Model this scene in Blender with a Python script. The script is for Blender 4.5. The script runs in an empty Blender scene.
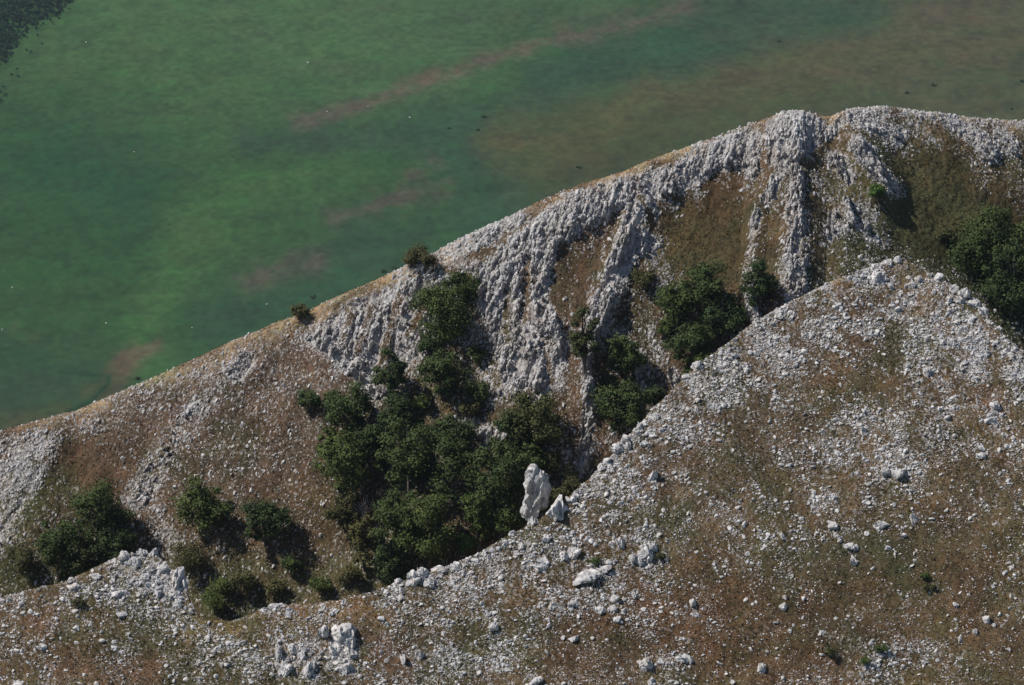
import bpy, math, random
import numpy as np
random.seed(7)
rng = np.random.default_rng(7)
SC = bpy.context.scene
COL = SC.collection

# ---------------------------------------------------------------- camera geometry
H = 1300.0                       # camera height over the plain
TH = math.radians(25.0)
W, HH = 1024, 685
K = math.tan(math.radians(6.0)) / 512.0
CT, ST = math.cos(TH), math.sin(TH)

def ray(px, py):
    """bearing s = x/y and drop m = (H - z)/y of a sight line"""
    a = (np.asarray(px, float) - 512) * K
    b = (342.5 - np.asarray(py, float)) * K
    q = CT + b * ST
    return a / q, (ST - b * CT) / q

def proj(x, y, z):
    d = y * CT - (z - H) * ST
    u = y * ST + (z - H) * CT
    return 512 + x / d / K, 342.5 - u / d / K

# ---------------------------------------------------------------- noise
def _h(i, j, k, seed):
    n = (i * 374761393 + j * 668265263 + k * 2147483647 + seed * 974634777) & 0xFFFFFFFF
    n = ((n ^ (n >> 13)) * 1274126177) & 0xFFFFFFFF
    n = n ^ (n >> 16)
    return (n & 0xFFFF).astype(np.float32) / 65535.0

def vnoise(x, y, seed=0):
    x = np.asarray(x, np.float64); y = np.asarray(y, np.float64)
    i = np.floor(x).astype(np.int64); j = np.floor(y).astype(np.int64)
    fx = (x - i).astype(np.float32); fy = (y - j).astype(np.float32)
    fx = fx * fx * (3 - 2 * fx); fy = fy * fy * (3 - 2 * fy)
    a = _h(i, j, 0, seed); b = _h(i + 1, j, 0, seed); c = _h(i, j + 1, 0, seed); d = _h(i + 1, j + 1, 0, seed)
    return (a + (b - a) * fx) * (1 - fy) + (c + (d - c) * fx) * fy

def fbm(x, y, seed=0, o=4):
    t = 0; w = 0; am = 1.0
    for q in range(o):
        c, s = math.cos(q * 0.9), math.sin(q * 0.9)
        t = t + am * vnoise((x * c - y * s) * 2 ** q, (x * s + y * c) * 2 ** q, seed + q * 17)
        w += am; am *= 0.5
    return t / w

def ridged(x, y, seed=0, o=3):
    t = 0; w = 0; am = 1.0
    for q in range(o):
        t = t + am * (1 - np.abs(2 * vnoise(x * 2 ** q + q * 7.3, y * 2 ** q, seed + q * 31) - 1)); w += am; am *= 0.55
    return t / w

def cells(x, y, seed=0, tilt=1.0):
    """broken blocks: every cell a random height and a random tilt; also the distance to the cell edge"""
    i0 = np.floor(x).astype(np.int64); j0 = np.floor(y).astype(np.int64)
    b1 = np.full(x.shape, 9.0, np.float32); b2 = b1.copy(); h = np.zeros(x.shape, np.float32)
    for di in (-1, 0, 1):
        for dj in (-1, 0, 1):
            i, j = i0 + di, j0 + dj
            dx = (x - i - _h(i, j, 1, seed)).astype(np.float32); dy = (y - j - _h(i, j, 2, seed)).astype(np.float32)
            d = dx * dx + dy * dy
            hh = _h(i, j, 3, seed) + tilt * ((_h(i, j, 4, seed) - .5) * dx + (_h(i, j, 5, seed) - .5) * dy)
            nw = d < b1
            b2 = np.where(nw, b1, np.minimum(b2, d)); b1 = np.where(nw, d, b1); h = np.where(nw, hh, h)
    return h, np.sqrt(b2) - np.sqrt(b1)

def sstep(a, b, x):
    t = np.clip((x - a) / (b - a), 0, 1)
    return t * t * (3 - 2 * t)

# ---------------------------------------------------------------- survey maps (drawn on the sight-line grid, then laid on the land)
MX0, MY0, MW, MH = -60, -40, 1150, 780
YY, XX = np.mgrid[0:MH, 0:MW].astype(np.float32)
XX += MX0; YY += MY0

def seg_dist(pts):
    d = np.full(XX.shape, 1e9, np.float32)
    if len(pts) == 1:
        return np.hypot(XX - pts[0][0], YY - pts[0][1])
    for (x0, y0), (x1, y1) in zip(pts[:-1], pts[1:]):
        dx, dy = x1 - x0, y1 - y0
        t = np.clip(((XX - x0) * dx + (YY - y0) * dy) / (dx * dx + dy * dy + 1e-9), 0, 1)
        d = np.minimum(d, np.hypot(XX - x0 - t * dx, YY - y0 - t * dy))
    return d

def poly_mask(pts, soft=6):
    inside = np.zeros(XX.shape, bool)
    n = len(pts)
    for i in range(n):
        x0, y0 = pts[i]; x1, y1 = pts[(i + 1) % n]
        if y0 == y1: continue
        c = ((y0 > YY) != (y1 > YY)) & (XX < (x1 - x0) * (YY - y0) / (y1 - y0) + x0)
        inside ^= c
    d = seg_dist(list(pts) + [pts[0]])
    sd = np.where(inside, d, -d)
    return np.clip(0.5 + sd / (2 * soft), 0, 1)

def stroke(pts, r, soft=0.6):
    return np.clip((r * (1 + soft) - seg_dist(pts)) / (r * 2 * soft), 0, 1)

def sample(M, px, py):
    ix = np.clip(px - MX0, 0, MW - 1.001); iy = np.clip(py - MY0, 0, MH - 1.001)
    i = ix.astype(np.int32); j = iy.astype(np.int32); fx = ix - i; fy = iy - j
    if M.ndim == 3: fx = fx[..., None]; fy = fy[..., None]
    i1 = np.minimum(i + 1, MW - 1); j1 = np.minimum(j + 1, MH - 1)
    return (M[j, i] * (1 - fx) + M[j, i1] * fx) * (1 - fy) + (M[j1, i] * (1 - fx) + M[j1, i1] * fx) * fy

def over(M, mask, v):
    np.maximum(M, mask * v, out=M)

def lin(c):
    return np.array([((v / 255 + 0.055) / 1.055) ** 2.4 if v > 10 else v / 255 / 12.92 for v in c], np.float32)

# rock on the middle ridge; the named ribs become things of their own
RM = np.zeros(XX.shape, np.float32)
RIBS = [
 # name for the label, outline kind, pts, r, strength
 ('broad pale limestone crag falling from the crest beside the upper dark bushes', 'p', [(300,338),(345,305),(400,282),(440,268),(462,296),(425,345),(392,395),(374,406),(352,380),(325,356)], 6, .86),
 ('widest fluted limestone face in the middle of the far ridge', 'p', [(472,282),(500,246),(540,212),(572,196),(588,206),(578,236),(556,252),(549,300),(562,335),(568,372),(540,396),(503,388),(490,340),(476,312)], 5, .88),
 ('long bright limestone rib leaning down the face past the narrow shrub', 's', [(652,192),(634,222),(622,258),(613,288),(602,312),(597,328)], 12, 1.0),
 ('thin low limestone rib standing between two dark trees', 's', [(593,340),(585,372),(589,400),(587,440),(582,468)], 6, .9),
 ('grey rock band just under the dry grass crest', 'p', [(560,196),(600,182),(640,172),(672,166),(700,145),(758,125),(764,140),(760,166),(742,171),(716,172),(700,186),(676,200),(650,198),(625,210),(600,224),(582,232)], 5, .80),
 ('fluted grey outcrop with a dark cleft beside the ridge notch', 'p', [(764,124),(782,112),(802,111),(824,120),(818,146),(796,164),(768,168)], 4, .98),
 ('pale limestone rib running down from the far summit towards the small tree', 's', [(850,114),(830,132),(812,146),(788,163),(775,184),(766,204)], 5.5, .95),
 ('narrow upright limestone wall at the edge of the grassy hollow', 's', [(757,220),(751,244),(748,275),(749,300),(754,322)], 5.5, 1.0),
 ('rubbly limestone spur between the hollow and the olive slope', 's', [(797,172),(793,206),(797,232),(790,262),(792,300)], 10, .74),
 ('blocky leaning limestone crag above its own dark shadow', 's', [(858,150),(868,166),(880,180),(895,194)], 8.5, 1.0),
 ('streaked rock patch below the smooth eastern crest', 's', [(950,122),(972,134),(990,156)], 10, .75),
 ('small bright outcrop at the top of the brown western slope', 's', [(248,360),(236,374)], 10, .75),
 ('shadowed rock wall showing between the dark trees', 's', [(440,432),(470,428),(500,440)], 11, .78),
 ('spiky limestone fin above the foreground crest beside the lower thicket', 's', [(638,374),(643,392)], 4, 1.0),
 ('jagged limestone stack on the ridge crest edge above the ochre grass', 's', [(650,153),(664,148),(690,140)], 4, .95),
]
RIBM = []
for lab, kd, pts, r, v in RIBS:
    m = poly_mask(pts, r) if kd == 'p' else stroke(pts, r)
    RIBM.append(m); over(RM, m, v)
for pts, r, v in [
    ([(60,432),(130,406),(200,378),(260,352),(330,330)], 20, .33),
    ([(215,392),(180,430),(155,465),(138,500)], 17, .46),
    ([(150,500),(170,545)], 14, .36), ([(232,380),(262,410)], 20, .27),
    ([(400,275),(440,258),(480,240),(520,220)], 11, .62), ([(455,262),(480,268)], 10, .5),
    ([(490,395),(540,400),(560,385)], 10, .5), ([(640,215),(660,235),(655,255)], 10, .45),
    ([(694,172),(700,205)], 6, .7), ([(700,150),(690,165)], 8, .7), ([(600,240),(590,300)], 12, .35),
    ([(560,330),(590,350)], 15, .4), ([(872,128),(905,150),(925,165)], 9, .45),
    ([(905,112),(960,118),(1040,124)], 8, .5), ([(1000,130),(1015,150)], 9, .6), ([(960,150),(985,185)], 10, .32),
    ([(832,232),(858,222),(872,236)], 12, .42), ([(850,262),(880,262)], 10, .3), ([(830,200),(845,215)], 12, .35),
    ([(672,372),(678,392)], 4, .9), ([(398,400),(420,350)], 9, .4), ([(270,395),(330,375)], 20, .24),
    ([(410,290),(470,330),(480,380)], 20, .35), ([(650,250),(665,300)], 20, .22), ([(660,400),(600,450)], 12, .25),
    ([(845,118),(885,112)], 9, .55), ([(565,455),(545,470)], 8, .4),
    ([(834,158),(842,170),(849,182)], 8, .72), ([(846,200),(852,225)], 4, .8), ([(832,214),(831,238)], 4, .7), ([(866,222),(868,234)], 3.5, .85), ([(820,180),(835,205)], 10, .30), ([(776,230),(778,290)], 7, .42), ([(804,240),(802,290)], 7, .5),
    ([(667,200),(688,222)], 6, .6), ([(654,188),(656,230)], 5, .6), ([(644,236),(640,250)], 8, .75), ([(655,250),(668,300)], 12, .30), ([(858,122),(900,134)], 9, .6), ([(770,165),(782,172)], 6, .5), ([(785,176),(812,178)], 8, .5), ([(618,335),(650,372)], 9, .45), ([(860,205),(880,240)], 12, .40), ([(735,150),(752,172)], 9, .66), ([(912,120),(935,150)], 10, .48),
    ([(650,330),(668,380)], 8, .35), ([(500,440),(530,470)], 10, .3),
    ]:
    over(RM, stroke(pts, r), v)
over(RM, poly_mask([(-60,440),(0,440),(45,424),(72,430),(64,446),(46,478),(22,520),(0,560),(-60,580)], 8), .54)
RM = np.maximum(RM, .16)
RM *= 1 - .9 * stroke([(700,225),(720,250)], 34) - .0
RM *= 1 - .75 * stroke([(920,215),(990,235),(930,170)], 30)
RM *= 1 - .6 * stroke([(70,450),(100,480)], 18)
for g_ in ([(562,248),(558,300)], [(586,262),(576,325)], [(600,240),(592,270)], [(528,262),(525,325)], [(507,292),(506,345)], [(398,300),(386,345),(380,385)], [(352,312),(342,345)], [(432,292),(408,335)],
           [(545,345),(550,380)], [(640,200),(655,230)], [(616,215),(608,250)], [(775,225),(772,300)], [(805,165),(812,200)], [(372,310),(358,350)]):
    RM *= 1 - .85 * stroke(g_, 4.0, .9)

# stone cover on the near slope
FM = np.full(XX.shape, .20, np.float32)
for pts, r, v in [
    ([(592,492),(650,425),(710,370),(800,310),(890,268)], 22, .62), ([(700,400),(800,330),(880,300)], 40, .50),
    ([(880,290),(930,320)], 45, .62), ([(940,330),(1000,370)], 48, .66), ([(930,390),(1000,400)], 32, .5),
    ([(640,440),(700,400)], 40, .50), ([(600,500),(640,480)], 40, .40), ([(840,440),(900,440),(900,480)], 44, .44),
    ([(820,500),(860,540)], 20, .36), ([(900,500),(930,520)], 20, .3), ([(560,560),(640,560)], 40, .46), ([(520,560),(560,540)], 20, .55),
    ([(540,600),(610,610)], 26, .38), ([(410,585),(520,570)], 28, .5), ([(430,620),(480,610)], 30, .32),
    ([(285,655),(320,660)], 22, .75), ([(340,640),(345,668)], 15, .8), ([(250,610),(350,612)], 14, .36), ([(210,650),(260,660)], 26, .45),
    ([(120,562),(150,570),(180,590)], 25, .85), ([(100,590),(180,615)], 18, .45), ([(60,620),(120,640)], 30, .30), ([(20,600),(80,592)], 15, .4),
    ([(420,660),(500,655)], 22, .42), ([(860,680),(890,655),(915,645)], 13, .6), ([(925,655),(940,640)], 8, .5),
    ([(640,665),(690,655)], 14, .34), ([(950,420),(1010,440)], 30, .36), ([(1000,500),(960,520)], 20, .26), ([(700,480),(760,520)], 40, .30),
    ]:
    over(FM, stroke(pts, r), v)
for pts, r, v in [
    ([(900,335),(870,370),(840,400),(800,430)], 12, .65), ([(740,440),(700,480),(760,480)], 20, .45), ([(840,580),(900,560),(980,560)], 34, .82),
    ([(720,600),(800,620),(700,570)], 30, .6), ([(980,620),(1020,660)], 40, .8), ([(700,650),(800,660)], 20, .7), ([(150,640),(150,680)], 16, .6),
    ([(380,625),(360,640)], 10, .7), ([(940,480),(900,540),(960,470)], 14, .6), ([(1000,390),(1020,420)], 12, .6), ([(560,640),(620,650)], 22, .45),
    ([(60,650),(100,670)], 16, .5), ([(190,615),(225,622)], 8, .8), ([(540,480),(575,520)], 6, .6),
    ]:
    FM *= 1 - v * stroke(pts, r, .8)

FM = FM * .78 + .055
# ground colour of both ridges (albedo)
def cmap(base, items):
    C = np.empty(XX.shape + (3,), np.float32); C[:] = base
    for pts, r, soft, c, a in items:
        m = (stroke(pts, r, soft) * a)[..., None]
        C = C * (1 - m) + np.array(c, np.float32) * m
    return C
BROWN = (.160,.104,.058); RUST = (.172,.112,.062); OCHRE = (.46,.34,.19); OLIVE = (.125,.118,.050); GREEN = (.050,.066,.026); PINK = (.20,.148,.110); TAN = (.25,.175,.105)
MC = cmap(BROWN, [
    ([(150,400),(300,370)], 70, .7, PINK, .45), ([(250,450),(300,430)], 50, .7, (.150,.106,.066), .7), ([(100,460),(80,430)], 30, .7, RUST, .5),
    ([(0,540),(40,500)], 30, .8, OLIVE, .8), ([(20,580),(300,590),(420,560)], 36, .7, OLIVE, .75), ([(200,590),(350,600)], 24, .7, (.13,.112,.05), .6),
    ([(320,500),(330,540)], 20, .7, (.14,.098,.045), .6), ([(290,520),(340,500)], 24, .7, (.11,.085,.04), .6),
    ([(450,380),(420,420)], 60, .6, OLIVE, .55), ([(680,250),(720,250)], 50, .7, (.150,.120,.052), .85), ([(720,200),(740,240)], 26, .7, (.13,.088,.04), .6),
    ([(560,480),(600,500)], 30, .7, OLIVE, .7), ([(640,300),(640,380)], 26, .7, (.105,.082,.045), .6),
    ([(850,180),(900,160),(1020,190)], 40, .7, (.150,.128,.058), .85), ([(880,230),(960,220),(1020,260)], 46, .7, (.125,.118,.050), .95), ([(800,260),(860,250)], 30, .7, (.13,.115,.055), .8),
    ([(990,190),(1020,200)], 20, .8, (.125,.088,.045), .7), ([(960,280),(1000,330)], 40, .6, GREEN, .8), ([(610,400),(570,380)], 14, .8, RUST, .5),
    ([(560,440),(540,420)], 14, .7, OLIVE, .6), ([(575,245),(560,300)], 10, .7, (.12,.09,.045), .7)])
FC = cmap((.165,.118,.062), [
    ([(620,500),(760,400),(860,330)], 60, .7, (.15,.103,.062), .6), ([(600,620),(760,640),(900,600)], 60, .7, (.155,.090,.047), .8),
    ([(980,560),(1020,600),(960,640)], 50, .7, (.18,.115,.058), .7), ([(820,560),(900,550),(940,540)], 26, .7, (.100,.088,.044), .7),
    ([(840,640),(880,652)], 12, .8, GREEN, .5), ([(930,590),(900,580)], 14, .8, (.07,.072,.03), .7), ([(850,610),(880,600)], 30, .7, (.095,.078,.038), .6),
    ([(200,628),(280,618),(350,608)], 11, .8, (.27,.175,.085), .8), ([(170,630),(230,628)], 8, .7, (.33,.21,.09), .7),
    ([(150,670),(60,670)], 14, .7, (.20,.12,.07), .6), ([(40,630)], 16, .7, (.2,.11,.06), .6), ([(380,560),(460,600)], 24, .7, (.11,.09,.05), .5),
    ([(560,560),(600,580)], 30, .7, (.12,.10,.052), .5), ([(420,640),(380,650)], 22, .7, (.15,.085,.05), .6), ([(380,612)], 14, .7, (.25,.17,.07), .6),
    ([(90,600),(130,605)], 16, .7, (.09,.085,.036), .6), ([(140,640),(240,610)], 12, .8, (.12,.1,.05), .4), ([(850,360),(830,400)], 14, .8, RUST, .6), ([(990,405)], 16, .7, (.24,.12,.06), .6),
    ([(740,310),(800,292),(840,276)], 4, .8, OCHRE, .7), ([(540,510),(600,470)], 12, .7, OLIVE, .5), ([(920,310),(960,330)], 18, .7, TAN, .5)])

# ---------------------------------------------------------------- terrain of the two ridges
Mcrest = [(-400,600),(-200,505),(0,432),(40,420),(75,412),(100,402),(150,380),(200,357),(250,334),(300,315),(350,292),(400,270),(430,255),(460,240),(500,222),(540,201),(580,185),(620,174),(650,161),(700,143),(740,129),(770,118),(795,112),(830,117),(850,110),(885,107),(920,112),(960,118),(1024,122),(1200,160),(1500,300)]
Fcrest = [(-400,700),(-200,625),(0,597),(30,590),(60,583),(90,570),(110,560),(125,555),(155,554),(168,566),(182,580),(190,600),(200,618),(230,620),(260,611),(275,606),(340,600),(370,592),(400,580),(430,572),(480,552),(510,535),(540,520),(565,500),(590,478),(620,447),(650,412),(680,382),(700,364),(730,341),(760,319),(790,301),(830,281),(860,269),(895,258),(925,267),(950,284),(975,301),(990,320),(1010,340),(1024,350),(1080,385),(1200,460),(1500,650)]
def curve(pts):
    p = np.array(pts, float); s, m = ray(p[:, 0], p[:, 1])
    return lambda q: np.interp(q, s, m)
mM, mF = curve(Mcrest), curve(Fcrest)
T_F, Y_A = 0.70, 470.0
Z_A = H - ray(512, 685)[1] * Y_A
def pxs(s): return 512 + s * CT / K
def yM_(s): return np.interp(pxs(s), [-600,0,300,560,650,740,800,890,1030,1600], [588,592,598,600,603,606,604,607,610,625])
def crest_data(s):
    tf = T_F
    m = mF(s); yF = (H - Z_A + tf * Y_A) / (m + tf); zF = H - m * yF
    yM = yM_(s); zM = H - mM(s) * yM
    tF = np.interp(pxs(s), [-600,0,400,700,900,1100,1600], [.85,.85,.92,.95,.86,.72,.70])      # slope of the far face
    tB = np.interp(pxs(s), [-600,0,400,700,890,1024,1600], [.80,.78,.78,.88,1.0,.95,.9])       # back of the near ridge
    return yF, zF, yM, zM, tF, tB
def smin(a, b, k):
    h = np.clip(.5 + .5 * (b - a) / k, 0, 1)
    return b + (a - b) * h - k * h * (1 - h)
def smax(a, b, k): return -smin(-a, -b, k)
def zbase(s, y, cd=None):
    yF, zF, yM, zM, tF, tB = cd or crest_data(s)
    front = zF - T_F * (yF - y)
    back = zF - tB * (y - yF)
    near = smin(front, back, 1.0) + .25
    far = smin(zM - tF * (yM - y), zM - .80 * (y - yM), 1.6) + .4
    return smax(near, far, 7.0) if True else near

sL, sR = ray(-16, 342)[0], ray(1040, 342)[0]
NS = 1330
s_cols = np.concatenate([np.linspace(-.36, sL, 60)[:-1], np.linspace(sL, sR, NS), np.linspace(sR, .36, 60)[1:]])
cd = crest_data(s_cols)
yF, zF, yM, zM, tF, tB = cd
mB = ray(512, 705)[1]
yB = (H - Z_A + T_F * Y_A) / (mB + T_F)
yV = (H - zM + tF * yM) / (mF(s_cols) + tF) - 5
yV = np.clip(yV, yF + 12, yM - 10)
def lsp(a, b, n, g=1.0):
    t = np.linspace(0, 1, n, endpoint=False) ** g
    return a[None, :] * (1 - t[:, None]) + b[None, :] * t[:, None]
o_ = np.ones_like(s_cols)
yBb = np.minimum(yB * o_, yF - 6)
N1, N2, N3, N4, N5, N6 = 30, 440, 70, 430, 60, 70
Yg = np.concatenate([lsp(120 * o_, yBb, N1), lsp(yBb, yF - .0, N2), lsp(yF, yV, N3), lsp(yV, yM, N4), lsp(yM, yM + 9, N5), lsp(yM + 9, yM + 1700, N6, 1.8)], 0)
R, Cn = Yg.shape
Sg = np.broadcast_to(s_cols[None, :], Yg.shape)
cdg = tuple(np.broadcast_to(c[None, :], Yg.shape) for c in cd)
Zg = zbase(Sg, Yg, cdg)
Xg = Sg * Yg
PX, PY = proj(Xg, Yg, Zg)
rowi = np.arange(R)
isF = (rowi < N1 + N2)[:, None] & np.ones(Cn, bool)[None, :]
isM = ~isF
inmap = (PX > MX0 + 2) & (PX < MX0 + MW - 2) & (PY > MY0 + 2) & (PY < MY0 + MH - 2)
vis = (isF & inmap & (PY > Fcrest[0][0])) | (isM & (rowi >= N1 + N2 + N3)[:, None] & (rowi < N1 + N2 + N3 + N4 + N5)[:, None] & inmap)
rock = np.where(isF, 0, sample(RM, PX, PY)).astype(np.float32)
hidden = isM & ~((rowi >= N1 + N2 + N3)[:, None] & (rowi < R - N6)[:, None])
rock = np.where(hidden, .25 * sstep(.45, .7, fbm(Xg / 14, Yg / 14, 5)), rock)
dens = np.where(isF, sample(FM, PX, PY), 0).astype(np.float32)
dens = np.where(inmap, dens, .2)
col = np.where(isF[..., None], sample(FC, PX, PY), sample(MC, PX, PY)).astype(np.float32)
bcol = np.array(BROWN) * .5 + np.array(OLIVE) * .5
col = np.where(((~inmap) | hidden)[..., None], bcol, col)
# dry grass along the far crest
dM = Yg - cdg[2]
cr = isM * np.exp(-((dM + .2) / 1.7) ** 2) * (.25 + .9 * sstep(.35, .65, fbm(Xg / 4, Yg / 2, 77, 4))) * np.interp(PX, [0, 60, 120, 340, 700, 1024], [.3, .5, 1.1, 1.2, 1.0, .8])
cr = np.clip(cr[..., None] * 1.15, 0, 1)
col = col * (1 - cr) + np.array(OCHRE, np.float32) * cr
far_side = (isM & (dM > 3))[..., None]
col = np.where(far_side, np.array(TAN, np.float32) * .55 + np.array(OLIVE, np.float32) * .45, col)
# ---- relief
lean = np.interp(PX, [-100, 100, 300, 600, 740, 800, 850, 1100], [-.6, -.55, -.35, -.33, -.25, -.15, .6, .65])
U = (PX - lean * (PY - 300)) * .123
V = PY * .123 * 1.05
nearU, nearV = Xg, Yg * 1.15
fadeM = sstep(0, 5, np.abs(dM)) * (dM < 0)
wide = fbm(U / 9, V / 14, 3, 3) - .5
h_bulge = 0
for lab, kd, pts, r, v in RIBS:
    pass
RW = RM.copy()
for it in range(3):                                   # blurred copy: ribs stand proud of the slope
    for ax in (0, 1):
        RW = (np.roll(RW, 5, ax) + np.roll(RW, -5, ax) + RW + np.roll(RW, 9, ax) * .5 + np.roll(RW, -9, ax) * .5) / 4
rw = sample(RW, PX, PY)
st1 = ridged(U / 1.9, V / 8.0, 11, 2)
st2 = ridged(U / .75, V / 2.6, 23, 2)
st3 = vnoise(U / .30, V / .6, 37)
blk = fbm(U / 3.2, V / 2.4, 41, 3)
c1, e1 = cells(U / .85, V / 2.6, 301, 1.4); c2, e2 = cells(U / .36, V / .8, 303, 1.3); c3, e3 = cells(U / .22, V / .32, 305, 1.0)
big = fbm(U / 6.5, V / 13, 331, 3)
gapn = sstep(.47, .60, fbm(U / 2.9, V / 15, 335, 3))
rk = .10 + .72 * sstep(.42, .86, rock) - .62 * gapn + .50 * (big - .47) * (rock > .2) + .80 * (blk - .5) + .55 * (st1 - .62) + .30 * (st2 - .6) + .50 * (c2 - .5) + .46 * (c3 - .5) + .26 * (c1 - .5)
rk = sstep(.485, .55, rk) * sstep(.40, .50, rock) * (1 - .85 * sstep(.13, .03, e1) * sstep(.42, .6, vnoise(U / 1.7, V / 2.1, 341))) * (1 - .6 * sstep(.09, .02, e2) * sstep(.5, .6, vnoise(U / .9, V / 1.1, 343)))
hM = 1.15 * (rw - .25) - .7 * gapn * sstep(.4, .8, rock) + 1.6 * wide + 1.3 * (fbm(U / 4.2, V / 22, 337, 2) - .5) * sstep(.4, .8, rock) + rock * 1.25 * (st1 - .55) * sstep(.35, .8, rock) + rk * (.22 + .30 * (st2 - .5) + .65 * (c1 - .22) * sstep(.45, .85, rock) + .55 * (c2 - .4) + .34 * (c3 - .4) - (.50 * sstep(.20, .0, e1) + .14 * sstep(.2, 0, e2)) * sstep(.42, .8, rock))
hM = hM - 1.0 * sample(stroke([(700,230),(725,260)], 30, .9), PX, PY) + 1.7 * sample(stroke([(855,140),(868,165),(886,190)], 13, .9), PX, PY)
hM = hM + 1.2 * sample(stroke([(756,210),(750,300)], 7, .9), PX, PY) + 1.1 * sample(stroke([(640,210),(620,262),(598,330),(586,400)], 10, .9), PX, PY)
hM = hM * (.32 + .68 * sstep(0, 6, -dM))
rough = .16 * (fbm(Xg / .55, Yg / .5, 51, 3) - .5) + .5 * (fbm(Xg / 3.5, Yg / 3, 53, 2) - .5)
hF = .9 * (fbm(nearU / 13, nearV / 11, 61, 2) - .5) * sstep(0, 9, cdg[0] - Yg) + rough * 1.0
finez = (rowi >= N1)[:, None] & (rowi < R - N6)[:, None]
disp = np.where(isF, hF, np.where(hidden, rough * 2, hM + rough))
disp = np.where(finez, disp, rough * 3)
nx, ny, nz = 0.0, np.where(isF, -.2, -.55), np.where(isF, .98, .83)
ny = np.where(hidden, 0, ny); nz = np.where(hidden, 1, nz)
Yd = Yg + ny * disp; Zd = Zg + nz * disp
rough2 = .20 * (fbm(Xg / .5, Yg / .45, 161, 3) - .5) * isM * finez; Zd = Zd + rough2
sway = rk * .35 * (vnoise(U / .5, V / 1.2, 71) - .5)
Xd = Xg + sway
# bedrock showing between stones on the near slope
cF, eF = cells(Xg / .38, Yg / .34, 311, 1.0); cG, eG = cells(Xg / .9, Yg / .8, 313, 1.2)
rkF = sstep(.74, .82, dens * .75 + .9 * (fbm(Xg / 1.6, Yg / 1.4, 81, 3) - .42) + .42 * (cF - .35)) * isF
Zd = Zd + rkF * (.24 * (cF - .3) + .5 * (cG - .4) * sstep(.4, .8, dens))
rk = np.where(isF, rkF * .9, rk)
# small-scale colour of turf
t1 = fbm(Xg / 2.4, Yg / 2.2, 91, 4); t2 = vnoise(Xg / .33, Yg / .3, 95); t3 = fbm(Xg / 6, Yg / 5, 97, 3)
turf = (.50 + .74 * t1 + .44 * (t2 - .5))[..., None]
mixg = (sstep(.5, .72, t3) * .55)[..., None]; mixr = (sstep(.52, .7, fbm(Xg / 3.1, Yg / 2.7, 99, 3)) * .4)[..., None]
col = col * (1 - mixg) + (col * np.array([.62, .86, .66], np.float32)) * mixg
col = col * (1 - mixr) + (col * np.array([1.16, 1.04, .94], np.float32)) * mixr
hu1 = (fbm(Xg / .8, Yg / .7, 151, 3) - .5)[..., None]; hu2 = (fbm(Xg / 4.5, Yg / 3.5, 153, 3) - .5)[..., None]
col = col * (1 + (.36 * hu1 + .22 * hu2) * np.array([1.0, 0.05, -.25], np.float32))
col = col * turf * np.where(isF, .80, .70)[..., None] * np.array([.99, .98, 1.02], np.float32)
rk = rk * np.where(isM & ~hidden, 1 - .85 * sstep(.35, .65, cr[..., 0]), 1)
# turf that meets the rocks is full of pale crumbs
crumb = sstep(.66, .8, vnoise(Xg / .22, Yg / .2, 103) + np.where(isF, .55 * (dens - .35), .85 * (rock - .28)))
rk = np.maximum(rk, crumb * np.where(isF, .55, .8) * (np.where(isF, dens, rock) > .12) * finez)

def grid_mesh(name, X, Y, Z, attrs, colattr=None, mat=None, keep=None):
    r, c = X.shape
    me = bpy.data.meshes.new(name)
    co = np.stack([X, Y, Z], -1).reshape(-1, 3).astype(np.float32)
    idx = np.arange(r * c).reshape(r, c)
    q = np.stack([idx[:-1, :-1], idx[:-1, 1:], idx[1:, 1:], idx[1:, :-1]], -1).reshape(-1, 4)
    used = None
    if keep is not None:
        q = q[keep.reshape(-1)]; used = np.unique(q); mp = np.zeros(r * c, np.int64); mp[used] = np.arange(len(used)); q = mp[q]; co = co[used]
    fill(me, co, q)
    for k, v in attrs.items():
        a = me.attributes.new(k, 'FLOAT', 'POINT'); vv = v.reshape(-1).astype(np.float32); a.data.foreach_set('value', vv if used is None else np.ascontiguousarray(vv[used]))
    if colattr is not None:
        a = me.attributes.new('tint', 'FLOAT_COLOR', 'POINT')
        rgba = np.ones((r * c, 4), np.float32); rgba[:, :3] = colattr.reshape(-1, 3); rgba = rgba if used is None else np.ascontiguousarray(rgba[used])
        a.data.foreach_set('color', rgba.reshape(-1))
    if mat: me.materials.append(mat)
    o = bpy.data.objects.new(name, me); COL.objects.link(o)
    return o

def fill(me, co, faces, smooth=False):
    """faces: (n,3) or (n,4) int array"""
    n, k = faces.shape
    me.vertices.add(len(co)); me.vertices.foreach_set('co', co.reshape(-1))
    me.loops.add(n * k); me.loops.foreach_set('vertex_index', faces.reshape(-1).astype(np.int32))
    me.polygons.add(n)
    me.polygons.foreach_set('loop_start', np.arange(0, n * k, k, dtype=np.int32))
    me.polygons.foreach_set('loop_total', np.full(n, k, np.int32))
    me.polygons.foreach_set('use_smooth', np.full(n, smooth, bool))
    me.update(calc_edges=True); me.validate()

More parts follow.
